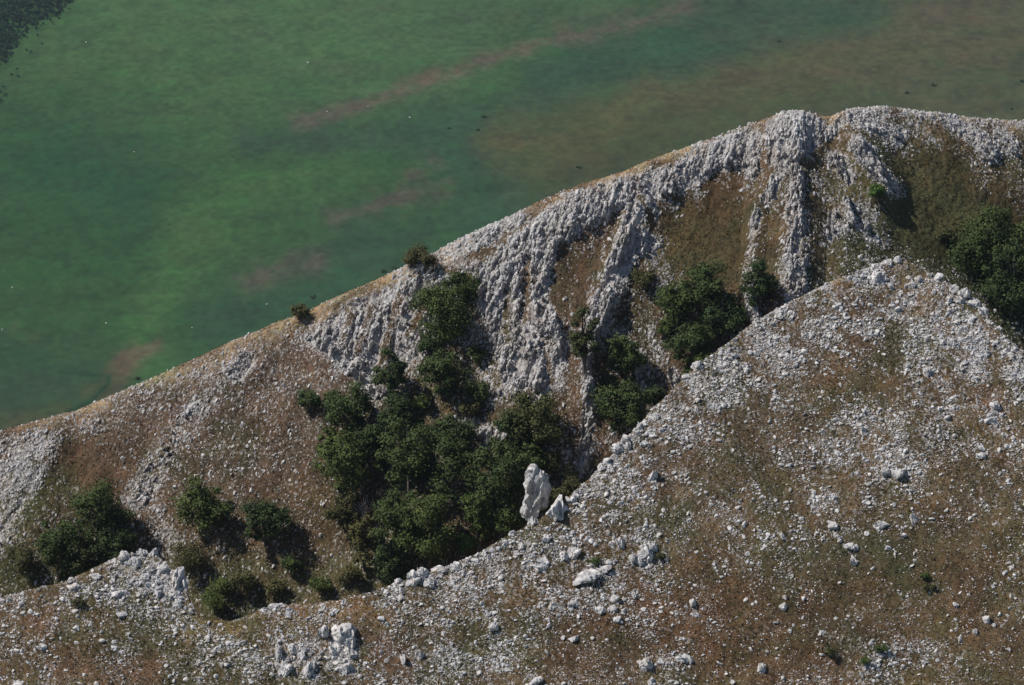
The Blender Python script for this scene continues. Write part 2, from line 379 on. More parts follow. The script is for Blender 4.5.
# ---------------------------------------------------------------- materials
def newmat(name):
    m = bpy.data.materials.new(name); m.use_nodes = True
    nt = m.node_tree; b = nt.nodes['Principled BSDF']; b.inputs['Roughness'].default_value = .9
    b.inputs['Specular IOR Level'].default_value = .15
    return m, nt, b
def N(nt, t, **kw):
    n = nt.nodes.new(t)
    for k, v in kw.items(): setattr(n, k, v)
    return n
def noise(nt, scale, detail=3, coord=None, rough=.6):
    n = N(nt, 'ShaderNodeTexNoise'); n.inputs['Scale'].default_value = scale; n.inputs['Detail'].default_value = detail; n.inputs['Roughness'].default_value = rough
    if coord is not None: nt.links.new(coord, n.inputs['Vector'])
    return n.outputs['Fac']
def ramp(nt, fac, stops):
    r = N(nt, 'ShaderNodeValToRGB'); e = r.color_ramp.elements
    while len(e) < len(stops): e.new(.5)
    for el, (p, c) in zip(e, stops): el.position = p; el.color = (*c, 1)
    nt.links.new(fac, r.inputs['Fac']); return r.outputs['Color']
def mixc(nt, fac, a, b, mode='MIX'):
    m = N(nt, 'ShaderNodeMix', data_type='RGBA', blend_type=mode)
    for sk, v in ((m.inputs[0], fac), (m.inputs[6], a), (m.inputs[7], b)):
        if isinstance(v, (int, float)): sk.default_value = v
        elif isinstance(v, tuple): sk.default_value = (*v, 1)
        else: nt.links.new(v, sk)
    return m.outputs[2]
def bump(nt, b, h, strength, dist):
    n = N(nt, 'ShaderNodeBump'); n.inputs['Strength'].default_value = strength; n.inputs['Distance'].default_value = dist
    nt.links.new(h, n.inputs['Height']); nt.links.new(n.outputs['Normal'], b.inputs['Normal'])
def world_pos(nt):
    return N(nt, 'ShaderNodeNewGeometry').outputs['Position']

def rock_color(nt, pos, dark=1.0):
    f = noise(nt, 1.6, 6, pos, .7)
    c = ramp(nt, f, [(.30, (.17*dark,.165*dark,.17*dark)), (.43, (.36*dark,.35*dark,.355*dark)), (.56, (.56*dark,.54*dark,.53*dark)), (.70, (.68*dark,.655*dark,.635*dark))])
    g = noise(nt, .35, 3, pos)
    return mixc(nt, ramp(nt, g, [(.45, (0,0,0)), (.7, (1,1,1))]), c, mixc(nt, 1.0, c, (.88,.84,.78), 'MULTIPLY'))

def make_terrain_mat():
    m, nt, b = newmat('hillside_ground')
    pos = world_pos(nt)
    a = N(nt, 'ShaderNodeAttribute', attribute_name='tint'); r = N(nt, 'ShaderNodeAttribute', attribute_name='rock')
    f = noise(nt, 4.0, 5, pos, .75)
    turf = mixc(nt, 1.0, a.outputs['Color'], ramp(nt, f, [(.3, (.55,.55,.55)), (.5, (1,1,1)), (.72, (1.0,1.0,1.0))]), 'MULTIPLY')
    rv = N(nt, 'ShaderNodeAttribute', attribute_name='stone_tone')
    rc_ = mixc(nt, 1.0, rock_color(nt, pos, .82), ramp(nt, rv.outputs['Fac'], [(0, (.50,.48,.48)), (.45, (.95,.93,.92)), (1, (1.32,1.29,1.27))]), 'MULTIPLY')
    nt.links.new(mixc(nt, r.outputs['Fac'], turf, rc_), b.inputs['Base Color'])
    bump(nt, b, noise(nt, 3.0, 6, pos, .8), .9, .12)
    return m
def make_rock_mat(name, dark=1.0):
    m, nt, b = newmat(name); pos = world_pos(nt)
    nt.links.new(rock_color(nt, pos, dark), b.inputs['Base Color'])
    bump(nt, b, noise(nt, 3.5, 6, pos, .8), .9, .08)
    return m
def make_leaf_mat(name, c1, c2):
    m, nt, b = newmat(name); pos = world_pos(nt)
    o = N(nt, 'ShaderNodeObjectInfo').outputs['Random']
    f = noise(nt, .9, 4, pos, .7)
    c = ramp(nt, f, [(.35, c1), (.65, c2)])
    k = ramp(nt, o, [(0, (.78,.82,.85)), (1, (1.15,1.1,1.0))])
    nt.links.new(mixc(nt, 1.0, c, k, 'MULTIPLY'), b.inputs['Base Color'])
    b.inputs['Roughness'].default_value = .75
    return m
TERR = make_terrain_mat()
LIME = make_rock_mat('limestone')
LIME_W = make_rock_mat('weathered_limestone', .92)
LEAF_D = make_leaf_mat('dark_leaves', (.026,.042,.015), (.062,.090,.030))
LEAF_M = make_leaf_mat('green_leaves', (.042,.060,.018), (.090,.120,.034))
LEAF_O = make_leaf_mat('olive_leaves', (.050,.052,.020), (.095,.090,.036))
LEAF_Y = make_leaf_mat('yellowish_leaves', (.040,.048,.016), (.082,.092,.032))
LEAF_B = make_leaf_mat('bright_leaves', (.045,.085,.018), (.085,.150,.030))
LEAF_F = make_leaf_mat('wood_leaves', (.008,.020,.012), (.018,.036,.020))
bark, nt, b = newmat('grey_bark'); nt.links.new(ramp(nt, noise(nt, 3, 4, world_pos(nt)), [(.3, (.07,.06,.05)), (.7, (.17,.15,.13))]), b.inputs['Base Color'])

tone = np.where(isF, .55, np.clip(.55 * c1 + .35 * c2 + .25 * c3 - .05, 0, 1)).astype(np.float32)
cid = np.full(Yg.shape, -1, np.int32); best = np.full(Yg.shape, .5, np.float32)
vism = ((rowi >= N1 + N2 + N3) & (rowi < N1 + N2 + N3 + N4 + 20))[:, None]
for q in range(len(RIBS)):
    m_ = sample(RIBM[q], PX, PY) * vism
    up_ = m_ > best; cid[up_] = q; best = np.where(up_, m_, best)
qid = cid[:-1, :-1].copy()
for sl in (cid[:-1, 1:], cid[1:, 1:], cid[1:, :-1]): qid[sl != qid] = -1
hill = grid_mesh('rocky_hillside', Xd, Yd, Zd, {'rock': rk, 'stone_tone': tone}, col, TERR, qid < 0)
def biggest(mask):
    """keep the largest connected body of cells"""
    lab_ = np.where(mask, np.arange(mask.size).reshape(mask.shape) + 1, 0)
    while True:
        n_ = lab_.copy()
        n_[1:] = np.maximum(n_[1:], lab_[:-1]); n_[:-1] = np.maximum(n_[:-1], lab_[1:]); n_[:, 1:] = np.maximum(n_[:, 1:], lab_[:, :-1]); n_[:, :-1] = np.maximum(n_[:, :-1], lab_[:, 1:])
        n_ *= mask
        if (n_ == lab_).all(): break
        lab_ = n_
    v_, c_ = np.unique(lab_[mask], return_counts=True)
    return lab_ == v_[c_.argmax()]
for q, (lab, kd, pts, rr, v) in enumerate(RIBS):
    m_ = qid == q
    if not m_.any(): print('no crag', q); continue
    o = grid_mesh('limestone_crag', Xd, Yd, Zd, {'rock': rk, 'stone_tone': tone}, col, TERR, m_)
    o['label'] = lab; o['category'] = 'crag'
hill['kind'] = 'structure'; hill['label'] = 'two rocky limestone ridges with brown dry turf above the green plain'

# lookup of surface points by sight line
VF = np.zeros(Yg.shape, bool); VF[N1:N1 + N2] = True
VM = np.zeros(Yg.shape, bool); VM[N1 + N2 + N3:N1 + N2 + N3 + N4 + 14] = True
QX, QY = proj(Xd, Yd, Zd)
LOOK = {}
for k_, msk in (('F', VF), ('M', VM)):
    LOOK[k_] = (QX[msk].astype(np.float32), QY[msk].astype(np.float32), Xd[msk], Yd[msk], Zd[msk])
def at(px, py, layer):
    a, b_, X, Y, Z = LOOK[layer]
    d = (a - px) ** 2 + (b_ - py) ** 2
    i = int(np.argmin(d))
    return np.array([X[i], Y[i], Z[i]])

# ---------------------------------------------------------------- object helpers
def tag(o, label, cat, group=None, kind=None):
    o['label'] = label; o['category'] = cat
    if group: o['group'] = group
    if kind: o['kind'] = kind
    return o
def mesh_obj(name, co, faces, mat, parent=None, smooth=False):
    me = bpy.data.meshes.new(name); fill(me, np.asarray(co, np.float32), np.asarray(faces), smooth)
    me.materials.append(mat)
    o = bpy.data.objects.new(name, me); COL.objects.link(o)
    if parent: o.parent = parent
    return o

def ico(sub):
    import bmesh
    bm = bmesh.new(); bmesh.ops.create_icosphere(bm, subdivisions=sub, radius=1)
    v = np.array([x.co[:] for x in bm.verts], np.float32); f = np.array([[q.index for q in p.verts] for p in bm.faces], np.int32)
    bm.free(); return v, f
ICO = {k: ico(k) for k in (1, 2, 3, 4, 5)}

def chip(v, r, planes, lo=.45, hi=.95):
    """cut a unit ball by random planes, the way a broken block is"""
    n = r.normal(size=(planes, 3)); n /= np.linalg.norm(n, axis=1, keepdims=True)
    d = r.uniform(lo, hi, planes)
    out = v.copy()
    for i in range(planes):
        q = out @ n[i]; t = np.where(q > d[i], d[i] / np.maximum(q, 1e-6), 1.0)
        out = out * t[:, None] if r.random() < .5 else out - np.maximum(q - d[i], 0)[:, None] * n[i]
    return out.astype(np.float32)
def n3(v, f, seed):
    return (vnoise(v[:, 0] * f + 5.1, v[:, 1] * f + v[:, 2] * f * .61, seed) + vnoise(v[:, 2] * f + 9.7, v[:, 0] * f * .7 - v[:, 1] * f * .5, seed + 3) - 1)

def block(seed, sub=3, planes=14, rough=.10, flute=0.0):
    r = np.random.default_rng(seed)
    v, f = ICO[sub]; v = chip(v, r, planes)
    nrm = v / np.linalg.norm(v, axis=1, keepdims=True)
    h = n3(v, 2.2, seed) * rough * 1.3 + n3(v, 5.5, seed + 9) * rough * .7
    if flute: h = h + flute * (ridged(np.arctan2(nrm[:, 1], nrm[:, 0]) * 2.6, v[:, 2] * .9, seed, 2) - .6)
    return v + nrm * h[:, None], f

def rotz(a):
    c, s = math.cos(a), math.sin(a); return np.array([[c, -s, 0], [s, c, 0], [0, 0, 1]], np.float32)
def rotx(a):
    c, s = math.cos(a), math.sin(a); return np.array([[1, 0, 0], [0, c, -s], [0, s, c]], np.float32)
def roty(a):
    c, s = math.cos(a), math.sin(a); return np.array([[c, 0, s], [0, 1, 0], [-s, 0, c]], np.float32)

# library of small stones
LIB0 = [];  LIB1 = []
for i in range(24):
    r = np.random.default_rng(100 + i)
    v, f = ICO[1]; LIB0.append((chip(v, r, 7, .5, .95) * (1 + .1 * r.normal(size=(len(v), 1))).astype(np.float32), f))
    v, f = block(300 + i, 2, 11, .10); LIB1.append((v.astype(np.float32), f))

def scatter(name, pts, sizes, mat, lib, aniso=(1, 1, .7), fall=None, sink=.15, seed=0, tilt=.6):
    """one mesh of many stones; fall: per-point direction (unit 3-vectors) the long axis follows"""
    r = np.random.default_rng(seed)
    cos, fs, off = [], [], 0
    n = len(pts)
    kind = r.integers(0, len(lib), n)
    an = np.array(aniso, np.float32)
    for k in range(len(lib)):
        ids = np.nonzero(kind == k)[0]
        if not len(ids): continue
        v, f = lib[k]
        sc = sizes[ids][:, None] * an[None] * r.uniform(.65, 1.35, (len(ids), 3))
        th = r.uniform(0, 2 * math.pi, len(ids)); ph = r.normal(0, tilt, len(ids))
        P = v[None] * sc[:, None, :]
        if fall is None:
            c, s = np.cos(ph)[:, None], np.sin(ph)[:, None]
            P = np.stack([P[..., 0], P[..., 1] * c - P[..., 2] * s, P[..., 1] * s + P[..., 2] * c], -1)
            c, s = np.cos(th)[:, None], np.sin(th)[:, None]
            P = np.stack([P[..., 0] * c - P[..., 1] * s, P[..., 0] * s + P[..., 1] * c, P[..., 2]], -1)
        else:
            ax = fall[ids] + r.normal(0, .16, (len(ids), 3)); ax /= np.linalg.norm(ax, axis=1, keepdims=True)
            side = np.cross(ax, r.normal(size=(len(ids), 3))); side /= np.linalg.norm(side, axis=1, keepdims=True)
            up = np.cross(side, ax)
            P = P[..., 0:1] * side[:, None] + P[..., 1:2] * up[:, None] + P[..., 2:3] * ax[:, None]
        P = P + pts[ids][:, None, :]
        P[..., 2] -= (sizes[ids] * sink)[:, None]
        m, q = len(ids), len(v)
        cos.append(P.reshape(-1, 3)); fs.append((f[None] + (off + np.arange(m) * q)[:, None, None]).reshape(-1, 3)); off += m * q
    return mesh_obj(name, np.concatenate(cos), np.concatenate(fs), mat)

def pick(weight, n, r):
    p = weight.reshape(-1).astype(np.float64); p /= p.sum()
    i = r.choice(p.size, n, p=p); ri, ci = np.unravel_index(i, weight.shape)
    ri = np.minimum(ri, R - 2); ci = np.minimum(ci, Cn - 2)
    a, b_ = r.random(n), r.random(n)
    def L(G): return (G[ri, ci] * (1 - a) + G[ri + 1, ci] * a) * (1 - b_) + (G[ri, ci + 1] * (1 - a) + G[ri + 1, ci + 1] * a) * b_
    return np.stack([L(Xd), L(Yd), L(Zd)], -1), ri, ci
dYr = np.abs(np.diff(Yg, axis=0, append=Yg[-1:])) ; dXc = np.abs(np.diff(Xg, axis=1, append=Xg[:, -1:]))
AREA = dYr * dXc * 1.3

# --- near slope: loose stones
r = np.random.default_rng(5)
clump = sstep(.33, .66, fbm(Xg / 1.9, Yg / 1.6, 121, 3)) * 1.15 + .12
wF = AREA * np.where(VF & (np.abs(PX - 512) < 560), dens ** 1.2, 0) * clump
nF = 66000
ptsF, ri, ci = pick(wF, nF, r)
sz = .063 * (1 - r.random(nF)) ** (-1 / 2.5); sz = np.minimum(sz, .38) * (.80 + .34 * dens[ri, ci]) * (1 + .18 * np.exp(-(cdg[0][ri, ci] - ptsF[:, 1]).clip(0) / 2.0))
order = np.argsort(-sz); ptsF, sz = ptsF[order], sz[order]
NB = 190                                              # the largest become things of their own, below
big_pts, big_sz = ptsF[:NB], sz[:NB]
o = scatter('scree_stones', ptsF[NB:4500], sz[NB:4500], LIME, LIB1, seed=1)
tag(o, 'small pale loose stones lying all over the near slope', 'stones', None, 'stuff')
o2 = scatter('gravel', ptsF[4500:], sz[4500:], LIME, LIB0, seed=2)
tag(o2, 'finest pale limestone gravel between the stones of the near slope', 'gravel', None, 'stuff')

# --- far ridge: small stones everywhere and blades of bedrock on the ribs
fallv = np.stack([lean * -1.0 * 0, np.zeros_like(PX), np.ones_like(PX)], -1)
nrmM = math.hypot(1, .9)
def fall_dir(ri, ci):
    ln = lean[ri, ci]; t = cdg[4][ri, ci]
    v = np.stack([-ln, np.full(len(ri), .75), t * .75], -1) if False else np.stack([-ln * .9, np.full(len(ri), .62), np.full(len(ri), .95)], -1)
    return v / np.linalg.norm(v, axis=1, keepdims=True)
wM = AREA * np.where(VM & (np.abs(PX - 512) < 560), np.clip(np.maximum(rock, .46 * rw) - .06, .0, .52) ** 1.5, 0) * (.3 + sstep(.4, .7, blk))
nM = 90000
ptsM, ri, ci = pick(wM, nM, r)
szm = np.minimum(.066 * (1 - r.random(nM)) ** (-1 / 2.7), .36)
o = scatter('rock_rubble', ptsM, szm, LIME_W, LIB0, seed=3, fall=fall_dir(ri, ci), aniso=(.8, .8, 1.15))
tag(o, 'pale rubble strewn over the brown face of the far ridge', 'rubble', None, 'stuff')
wS = AREA * np.where(VM, rk * sstep(.35, .8, rock), 0) * (.1 + sstep(.45, .8, st1)) * (.15 + sstep(.4, .8, c1))
nS = 26000
P, ri, ci = pick(wS, nS, r)
o = scatter('rock_shards', P, np.minimum(.10 * (1 - r.random(nS)) ** (-1 / 2.3), .42), LIME_W, LIB1[:12], seed=40, fall=fall_dir(ri, ci), aniso=(.5, .5, 1.0))
tag(o, 'broken upright shards of bedrock along the ribs of the far ridge', 'shards', None, 'stuff')

# ---------------------------------------------------------------- individual rocks
BV = []
for i in range(14):
    v, f = block(500 + i, 4, 12, .06)
    u1, u2 = v[:, 0] + .4 * v[:, 1], v[:, 2] * .8 - .5 * v[:, 1] + .3 * v[:, 0]
    q1, qe1 = cells(u1 * 1.5 + i, u2 * 1.5, 600 + i, 1.2); q2, qe2 = cells(u2 * 3.6, u1 * 3.6 + i, 630 + i, 1.2)
    v = v * (1 + .34 * (q1 - .5) + .15 * (q2 - .5) - .12 * sstep(.16, 0, qe1))[:, None]
    me = bpy.data.meshes.new('boulder'); fill(me, v.astype(np.float32), f); me.materials.append(LIME); BV.append(me)
def boulder(me, p, scale, rot, label, cat='boulder', group=None, name='boulder'):
    o = bpy.data.objects.new(name, me); COL.objects.link(o)
    o.location = p; o.scale = scale; o.rotation_euler = rot
    return tag(o, label, cat, group)
def area_of(px, py):
    ZN = [(140,575,'on the pale knoll above the dark twin-crowned tree', 'knoll'), (40,630,'on the brown turf below the pale knoll', 'lower west turf'),
          (250,640,'near the ochre grass saddle', 'saddle'), (330,655,'beside the split outcrop below the saddle', 'split outcrop'), (440,590,'below the rounded crest boulders', 'rounded crest boulders'),
          (450,660,'on the lower turf under the rounded crest boulders', 'lower turf'), (560,560,'around the long tilted slab', 'long slab'), (620,640,'on the bare turf beneath the long slab', 'turf beneath the slab'),
          (640,470,'near the upright grey block under the knobbly crest', 'knobbly crest'), (730,400,'on the stony shoulder of the near ridge', 'stony shoulder'), (760,530,'on the thinly stoned middle slope', 'middle slope'),
          (880,300,'just under the near summit', 'near summit'), (975,340,'on the steep shoulder beyond the near summit', 'steep shoulder'), (860,450,'in the stone field below the brown strip', 'stone field'),
          (970,430,'by the rusty earth patch below the steep shoulder', 'rusty earth'), (860,540,'along the edge of the bare hollow', 'bare hollow'), (980,600,'on the rusty turf past the bare hollow', 'rusty turf'), (890,665,'in the slanting stone streak below the bare hollow', 'slanting streak')]
    b_ = min(ZN, key=lambda t: (t[0] - px) ** 2 + (t[1] - py) ** 2); return b_[2], b_[3]
for i in range(NB):
    px, py = proj(*big_pts[i])
    lab, g = area_of(px, py)
    s = big_sz[i] * r.uniform(.85, 1.25)
    boulder(BV[i % 14], big_pts[i] - np.array([0, 0, s * .15]), (s * r.uniform(.8, 1.3), s * r.uniform(.8, 1.1), s * r.uniform(.6, .95)),
            (r.normal(0, .3), r.normal(0, .3), r.uniform(0, 6.28)), 'pale limestone block ' + lab, 'boulder', 'pale blocks, ' + g)

# rocks one can point to: (px, py, width, height in picture units, tilt, label)
NAMED = [
 (143,553,10,11,.1,'rounded white block crowning the pale knoll'), (153,552,9,11,-.1,'white block at the shoulder of the knoll top, beside its dark shadow'),
 (124,557,11,13,.2,'pale block on the western lip of the knoll'), (133,563,12,12,.1,'jumbled pale block in the middle of the knoll'), (161,568,11,10,.0,'pale block between the knoll top and its leaning pillar'),
 (177,577,16,32,-.25,'tall leaning white pillar on the knoll edge'), (187,585,8,16,-.1,'thin grey slab behind the leaning pillar on the knoll'), (178,604,8,12,.1,'small white block at the foot of the leaning knoll pillar'),
 (118,594,16,7,.25,'flat tilted slab on the turf face of the knoll'), (122,615,10,6,0,'lone white stone on the turf under the knoll slab'), (95,575,12,7,.35,'low pale ledge west of the knoll'), (73,586,10,5,.2,'low pale ledge at the foot of the western knoll rise'),
 (18,683,13,6,.3,'half-seen grey stone near the picture corner below the knoll'), (42,647,9,6,0,'grey stone on rusty turf far below the knoll'),
 (273,607,12,7,.2,'white ledge on the saddle crest'), (262,609,8,5,0,'low white stone beside the saddle ledge'),
 (410,567,11,15,0,'large rounded crest boulder against the dark trees'), (419,569,10,16,.1,'second rounded crest boulder leaning on the largest one'), (413,580,13,11,0,'smooth round boulder below the crest pair'),
 (436,562,16,9,.15,'long pale crest boulder east of the rounded pair'), (430,583,10,9,0,'round boulder just below the long crest boulder'), (455,567,11,9,.1,'grey boulder further up the crest from the long one'),
 (397,579,8,7,.2,'small crest stone west of the rounded pair'), (381,619,7,6,0,'white stone by a yellow grass tuft below the crest'), (388,624,5,7,0,'small upright stone beside the yellow tuft stone'),
 (343,632,22,22,.0,'large white split outcrop block, topmost of its cluster'), (352,642,12,22,-.1,'flank block of the split outcrop'), (335,650,12,16,.1,'lower western block of the split outcrop'), (350,654,14,12,0,'lower eastern block of the split outcrop'), (346,669,13,12,0,'bottom block under the split outcrop'),
 (324,633,10,16,-.1,'pale block between the split outcrop and the ribbed rocks'), (277,655,7,22,-.1,'thin upright rib rock, westernmost of the ribbed rocks'), (284,668,11,20,-.2,'broad ribbed rock leaning down the slope'), (291,648,12,12,0,'top block of the ribbed rocks'), (309,670,10,18,-.2,'pale ribbed rock nearest the split outcrop'), (302,655,8,14,-.1,'grey rib between the ribbed rocks'),
 (227,665,7,5,0,'white stone on the brown turf west of the ribbed rocks'), (493,628,9,12,-.1,'lone pale block on turf under the crest boulders'), (421,655,9,16,-.2,'leaning white block low on the turf'), (402,660,3,14,-.2,'thin upright stone beside the low leaning block'),
 (556,508,20,32,-.5,'leaning white slab propped beside the pinnacle'), (562,508,9,9,.1,'small white block at the top of the leaning slab'), (531,518,9,12,0,'white block at the foot of the pinnacle'), (511,533,9,6,.3,'crest stone just west of the pinnacle'),
 (586,577,28,11,.28,'longest tilted white slab on the near slope'), (602,570,14,6,.45,'narrow slab at the upper end of the longest slab'), (572,552,15,11,.1,'grey boulder above the longest slab'), (563,555,11,11,0,'rounded boulder leaning on the grey one above the slab'),
 (646,553,13,18,-.1,'massive split block in the cluster above the bare turf'), (640,561,9,15,.1,'upright face block of the split cluster'), (633,559,9,12,.1,'side block of the split cluster'), (651,549,10,13,-.4,'dark-edged block at the shady side of the split cluster'), (613,544,7,9,.1,'small block west of the split cluster'), (621,543,7,13,.4,'leaning block between the small one and the split cluster'),
 (545,560,14,10,.1,'grey boulder heap west of the grey boulder'), (540,567,12,9,0,'lower grey boulder of the western heap'), (547,539,10,7,.3,'pale crest-side stone below the pinnacle'), (552,606,10,7,.2,'oval white stone under the western heap'),
 (572,604,9,7,0,'pale stone between the oval stone and the round one'), (598,610,10,7,.1,'white stone in the row below the slab'), (614,598,9,8,0,'grey round stone below the slab end'), (633,595,7,9,0,'square pale block in the stones below the split cluster'), (617,619,10,5,.2,'flat white stone at the bottom of the stone row'), (613,608,9,8,.2,'bright stone above the flat one'), (574,639,12,6,.4,'slanting pale stone pair on rusty turf'),
 (692,604,6,10,-.2,'upper stone of the leaning pair on the bare turf'), (695,614,8,6,.4,'lower stone of the leaning pair on the bare turf'), (645,664,11,14,0,'pale block above the half-hidden lowest stone'), (661,661,9,7,.1,'pale stone between the lower blocks'), (683,658,12,9,0,'broad white stone in the lowest row'), (690,661,6,11,0,'upright stone touching the broad lowest one'), (651,682,10,7,0,'lowest pale stone below the blocks'),
 (537,681,14,7,.5,'slanting white slab at the bottom edge of the slope'), (760,669,9,12,-.2,'lone upright white boulder on bare turf'), (732,682,5,5,0,'small white stone beside the lone upright boulder'),
 (782,536,6,10,.5,'lone slanting stone on the middle slope'), (783,607,9,6,.5,'slanting white stone above the bare foot slope'), (785,597,4,8,.1,'thin stone above the slanting one'), (804,599,5,6,0,'small pale stone east of the slanting one'),
 (833,527,9,9,.3,'bright block at the top of the four-stone line'), (840,537,8,5,0,'second stone of the four-stone line'), (848,545,12,5,.0,'flat third stone of the four-stone line'), (853,560,9,12,0,'largest white boulder ending the four-stone line'), (855,547,6,8,0,'small block above the largest line boulder'),
 (882,525,14,8,.0,'dark-spotted pale block pair north of the bare hollow'), (914,519,8,12,.5,'tall slanting block beside the bare hollow'), (904,535,6,5,0,'small white stone under the tall slanting block'), (888,548,8,4,-.3,'flat stone inside the bare hollow rim'),
 (986,619,8,9,.5,'lone blue-grey slanting boulder on rusty turf'), (959,639,6,6,.2,'round white stone below the slanting grey boulder'), (975,632,6,6,.2,'pale stone between the round one and the slanting boulder'), (955,604,8,5,.1,'grey stones above the rusty turf'),
 (898,474,16,12,0,'broken white outcrop in the middle of the stone field'), (885,473,8,12,0,'western block of the broken outcrop'), (993,419,15,8,.2,'long pale boulder beside the rusty earth'), (994,405,9,9,0,'pale boulder above the long one by the rusty earth'), (982,447,9,8,0,'pale boulder below the long one by the rusty earth'), (980,456,9,7,.4,'lower slanting boulder near the rusty earth'),
 (833,497,7,8,0,'squat block at the lower end of the stone field'), (863,432,8,10,.4,'tilted grey block on the brown strip edge'), (908,366,6,6,.4,'bright small slab beneath the near summit'), (926,372,8,10,0,'pale pointed block on the steep stony shoulder'),
 (875,276,10,16,0,'tall squared block just below the near summit'), (898,256,9,8,.1,'topmost white block of the near summit'), (889,263,9,7,.3,'pale block beside the topmost one of the near summit'), (912,284,9,8,.3,'dark-faced block below the near summit top'), (918,280,7,8,0,'pale block beside the dark-faced one'),
 (941,275,10,8,.5,'grey block on the shoulder crest beyond the summit'), (955,285,10,8,.5,'second grey block down the shoulder crest'), (966,291,12,11,.4,'third and larger grey block down the shoulder crest'), (976,299,13,12,.3,'dark grey crag block on the shoulder crest'), (985,309,9,11,.2,'dark block below the crag block on the shoulder'), (960,300,10,9,.3,'pale block facing the sun under the shoulder crest'),
 (652,477,9,17,-.25,'upright grey block under the knobbly crest'), (624,436,9,10,0,'round white knob on the near crest'), (613,446,12,14,.5,'largest slab leaning up to the round crest knob'), (604,457,9,8,.4,'pale block below the leaning crest slab'), (600,466,8,10,.3,'lowest block of the knobbly crest'), (628,446,6,9,0,'small block beside the round crest knob'),
 (655,416,10,9,.3,'crest block above the round knob'), (698,365,12,9,.2,'white crest ledge by the shaded trees'), (686,378,8,8,.2,'crest stone below the white ledge'), (575,499,8,10,0,'pale crest block just above the pinnacle slab'),
]
for i, (px, py, w, h, tl, lab) in enumerate(NAMED):
    p = at(px, py, 'F'); d = math.hypot(p[1], H - p[2]) * K * .5
    me = BV[(i * 5) % 14]
    up = h / max(w, 1)
    sx, sz_ = w * d * 1.22, h * d * 1.22
    boulder(me, p - np.array([0, 0, sz_ * .12]), (sx, (sx + sz_) * .5, sz_), (r.normal(0, .12), -tl, r.uniform(-.4, .4)), lab)

# the pinnacle
v, f = block(907, 5, 7, .03)
v[:, 2] = np.sign(v[:, 2]) * np.abs(v[:, 2]) ** .75
u1, u2 = v[:, 0] + .5 * v[:, 1], v[:, 2] - .35 * v[:, 0] + .2 * v[:, 1]
q1, qe1 = cells(u1 * 2.2 + 3, u2 * 1.3 + 8, 911, 1.0); q2, qe2 = cells(u1 * 4.5, u2 * 4.0, 913, 1.0); q3, qe3 = cells(u1 * 9, u2 * 10, 915, 1.0)
rad_ = 1 +   .34 * (q1 - .5) + .17 * (q2 - .5) + .06 * (q3 - .5) - .07 * sstep(.12, 0, qe1)
v = v * np.stack([rad_, rad_, 1 + .5 * (rad_ - 1)], -1)
tz = (v[:, 2] + 1) * .5
v[:, 0] = v[:, 0] * (1.15 - .12 * tz) + .62 * tz - .1; v[:, 1] *= 1.2 - .3 * tz
p = at(540, 520, 'F'); k_ = math.hypot(p[1], H - p[2]) * K
o = mesh_obj('rock_pinnacle', v * np.array([13.5 * k_, 14 * k_, 36 * k_]), f, LIME)
p2 = p + np.array([-4 * k_, 4.5, -1.0]); o.location = p2 + np.array([-2 * k_, 0, 19 * k_]); tag(o, 'tall standing limestone pinnacle in front of the dark trees', 'rock pinnacle')

# ---------------------------------------------------------------- trees and bushes
def tube(path, rad, sides=6):
    cos, fs = [], []
    path = np.array(path, float)
    for i, (p, q) in enumerate(zip(path, rad)):
        d = path[min(i + 1, len(path) - 1)] - path[max(i - 1, 0)]; d /= np.linalg.norm(d)
        a = np.cross(d, [0.3, 1, .1]); a /= np.linalg.norm(a); b_ = np.cross(d, a)
        for k in range(sides):
            t = 2 * math.pi * k / sides; cos.append(p + q * (math.cos(t) * a + math.sin(t) * b_))
    for i in range(len(path) - 1):
        for k in range(sides):
            fs.append([i * sides + k, i * sides + (k + 1) % sides, (i + 1) * sides + (k + 1) % sides, (i + 1) * sides + k])
    return np.array(cos), np.array(fs)
def join(parts):
    cos, fs, off = [], [], 0
    for c, f in parts: cos.append(c); fs.append(f + off); off += len(c)
    return np.concatenate(cos), np.concatenate(fs)
def leaves(cent, rad, n, size, r, flat=1.0):
    """leaf sprays on and inside a lobe"""
    d = r.normal(size=(n, 3)); d /= np.linalg.norm(d, axis=1, keepdims=True)
    q = rad * (r.random(n) ** .45) * (1 + .30 * r.normal(size=n))
    c = cent + d * q[:, None] * np.array([1, 1, flat])
    nn = d * .9 + np.array([0, 0, .40]) + r.normal(size=(n, 3)) * .38; nn /= np.linalg.norm(nn, axis=1, keepdims=True)
    a = np.cross(nn, r.normal(size=(n, 3))); a /= np.linalg.norm(a, axis=1, keepdims=True); b_ = np.cross(nn, a)
    s = size * r.uniform(.5, 1.4, n)[:, None]
    e = r.uniform(.5, 1.0, (n, 1))
    c4 = np.stack([c - a * s, c - b_ * s * e * .7 + nn * s * .15, c + a * s, c + b_ * s * e * .7 - nn * s * .1], 1)
    return c4.reshape(-1, 3)
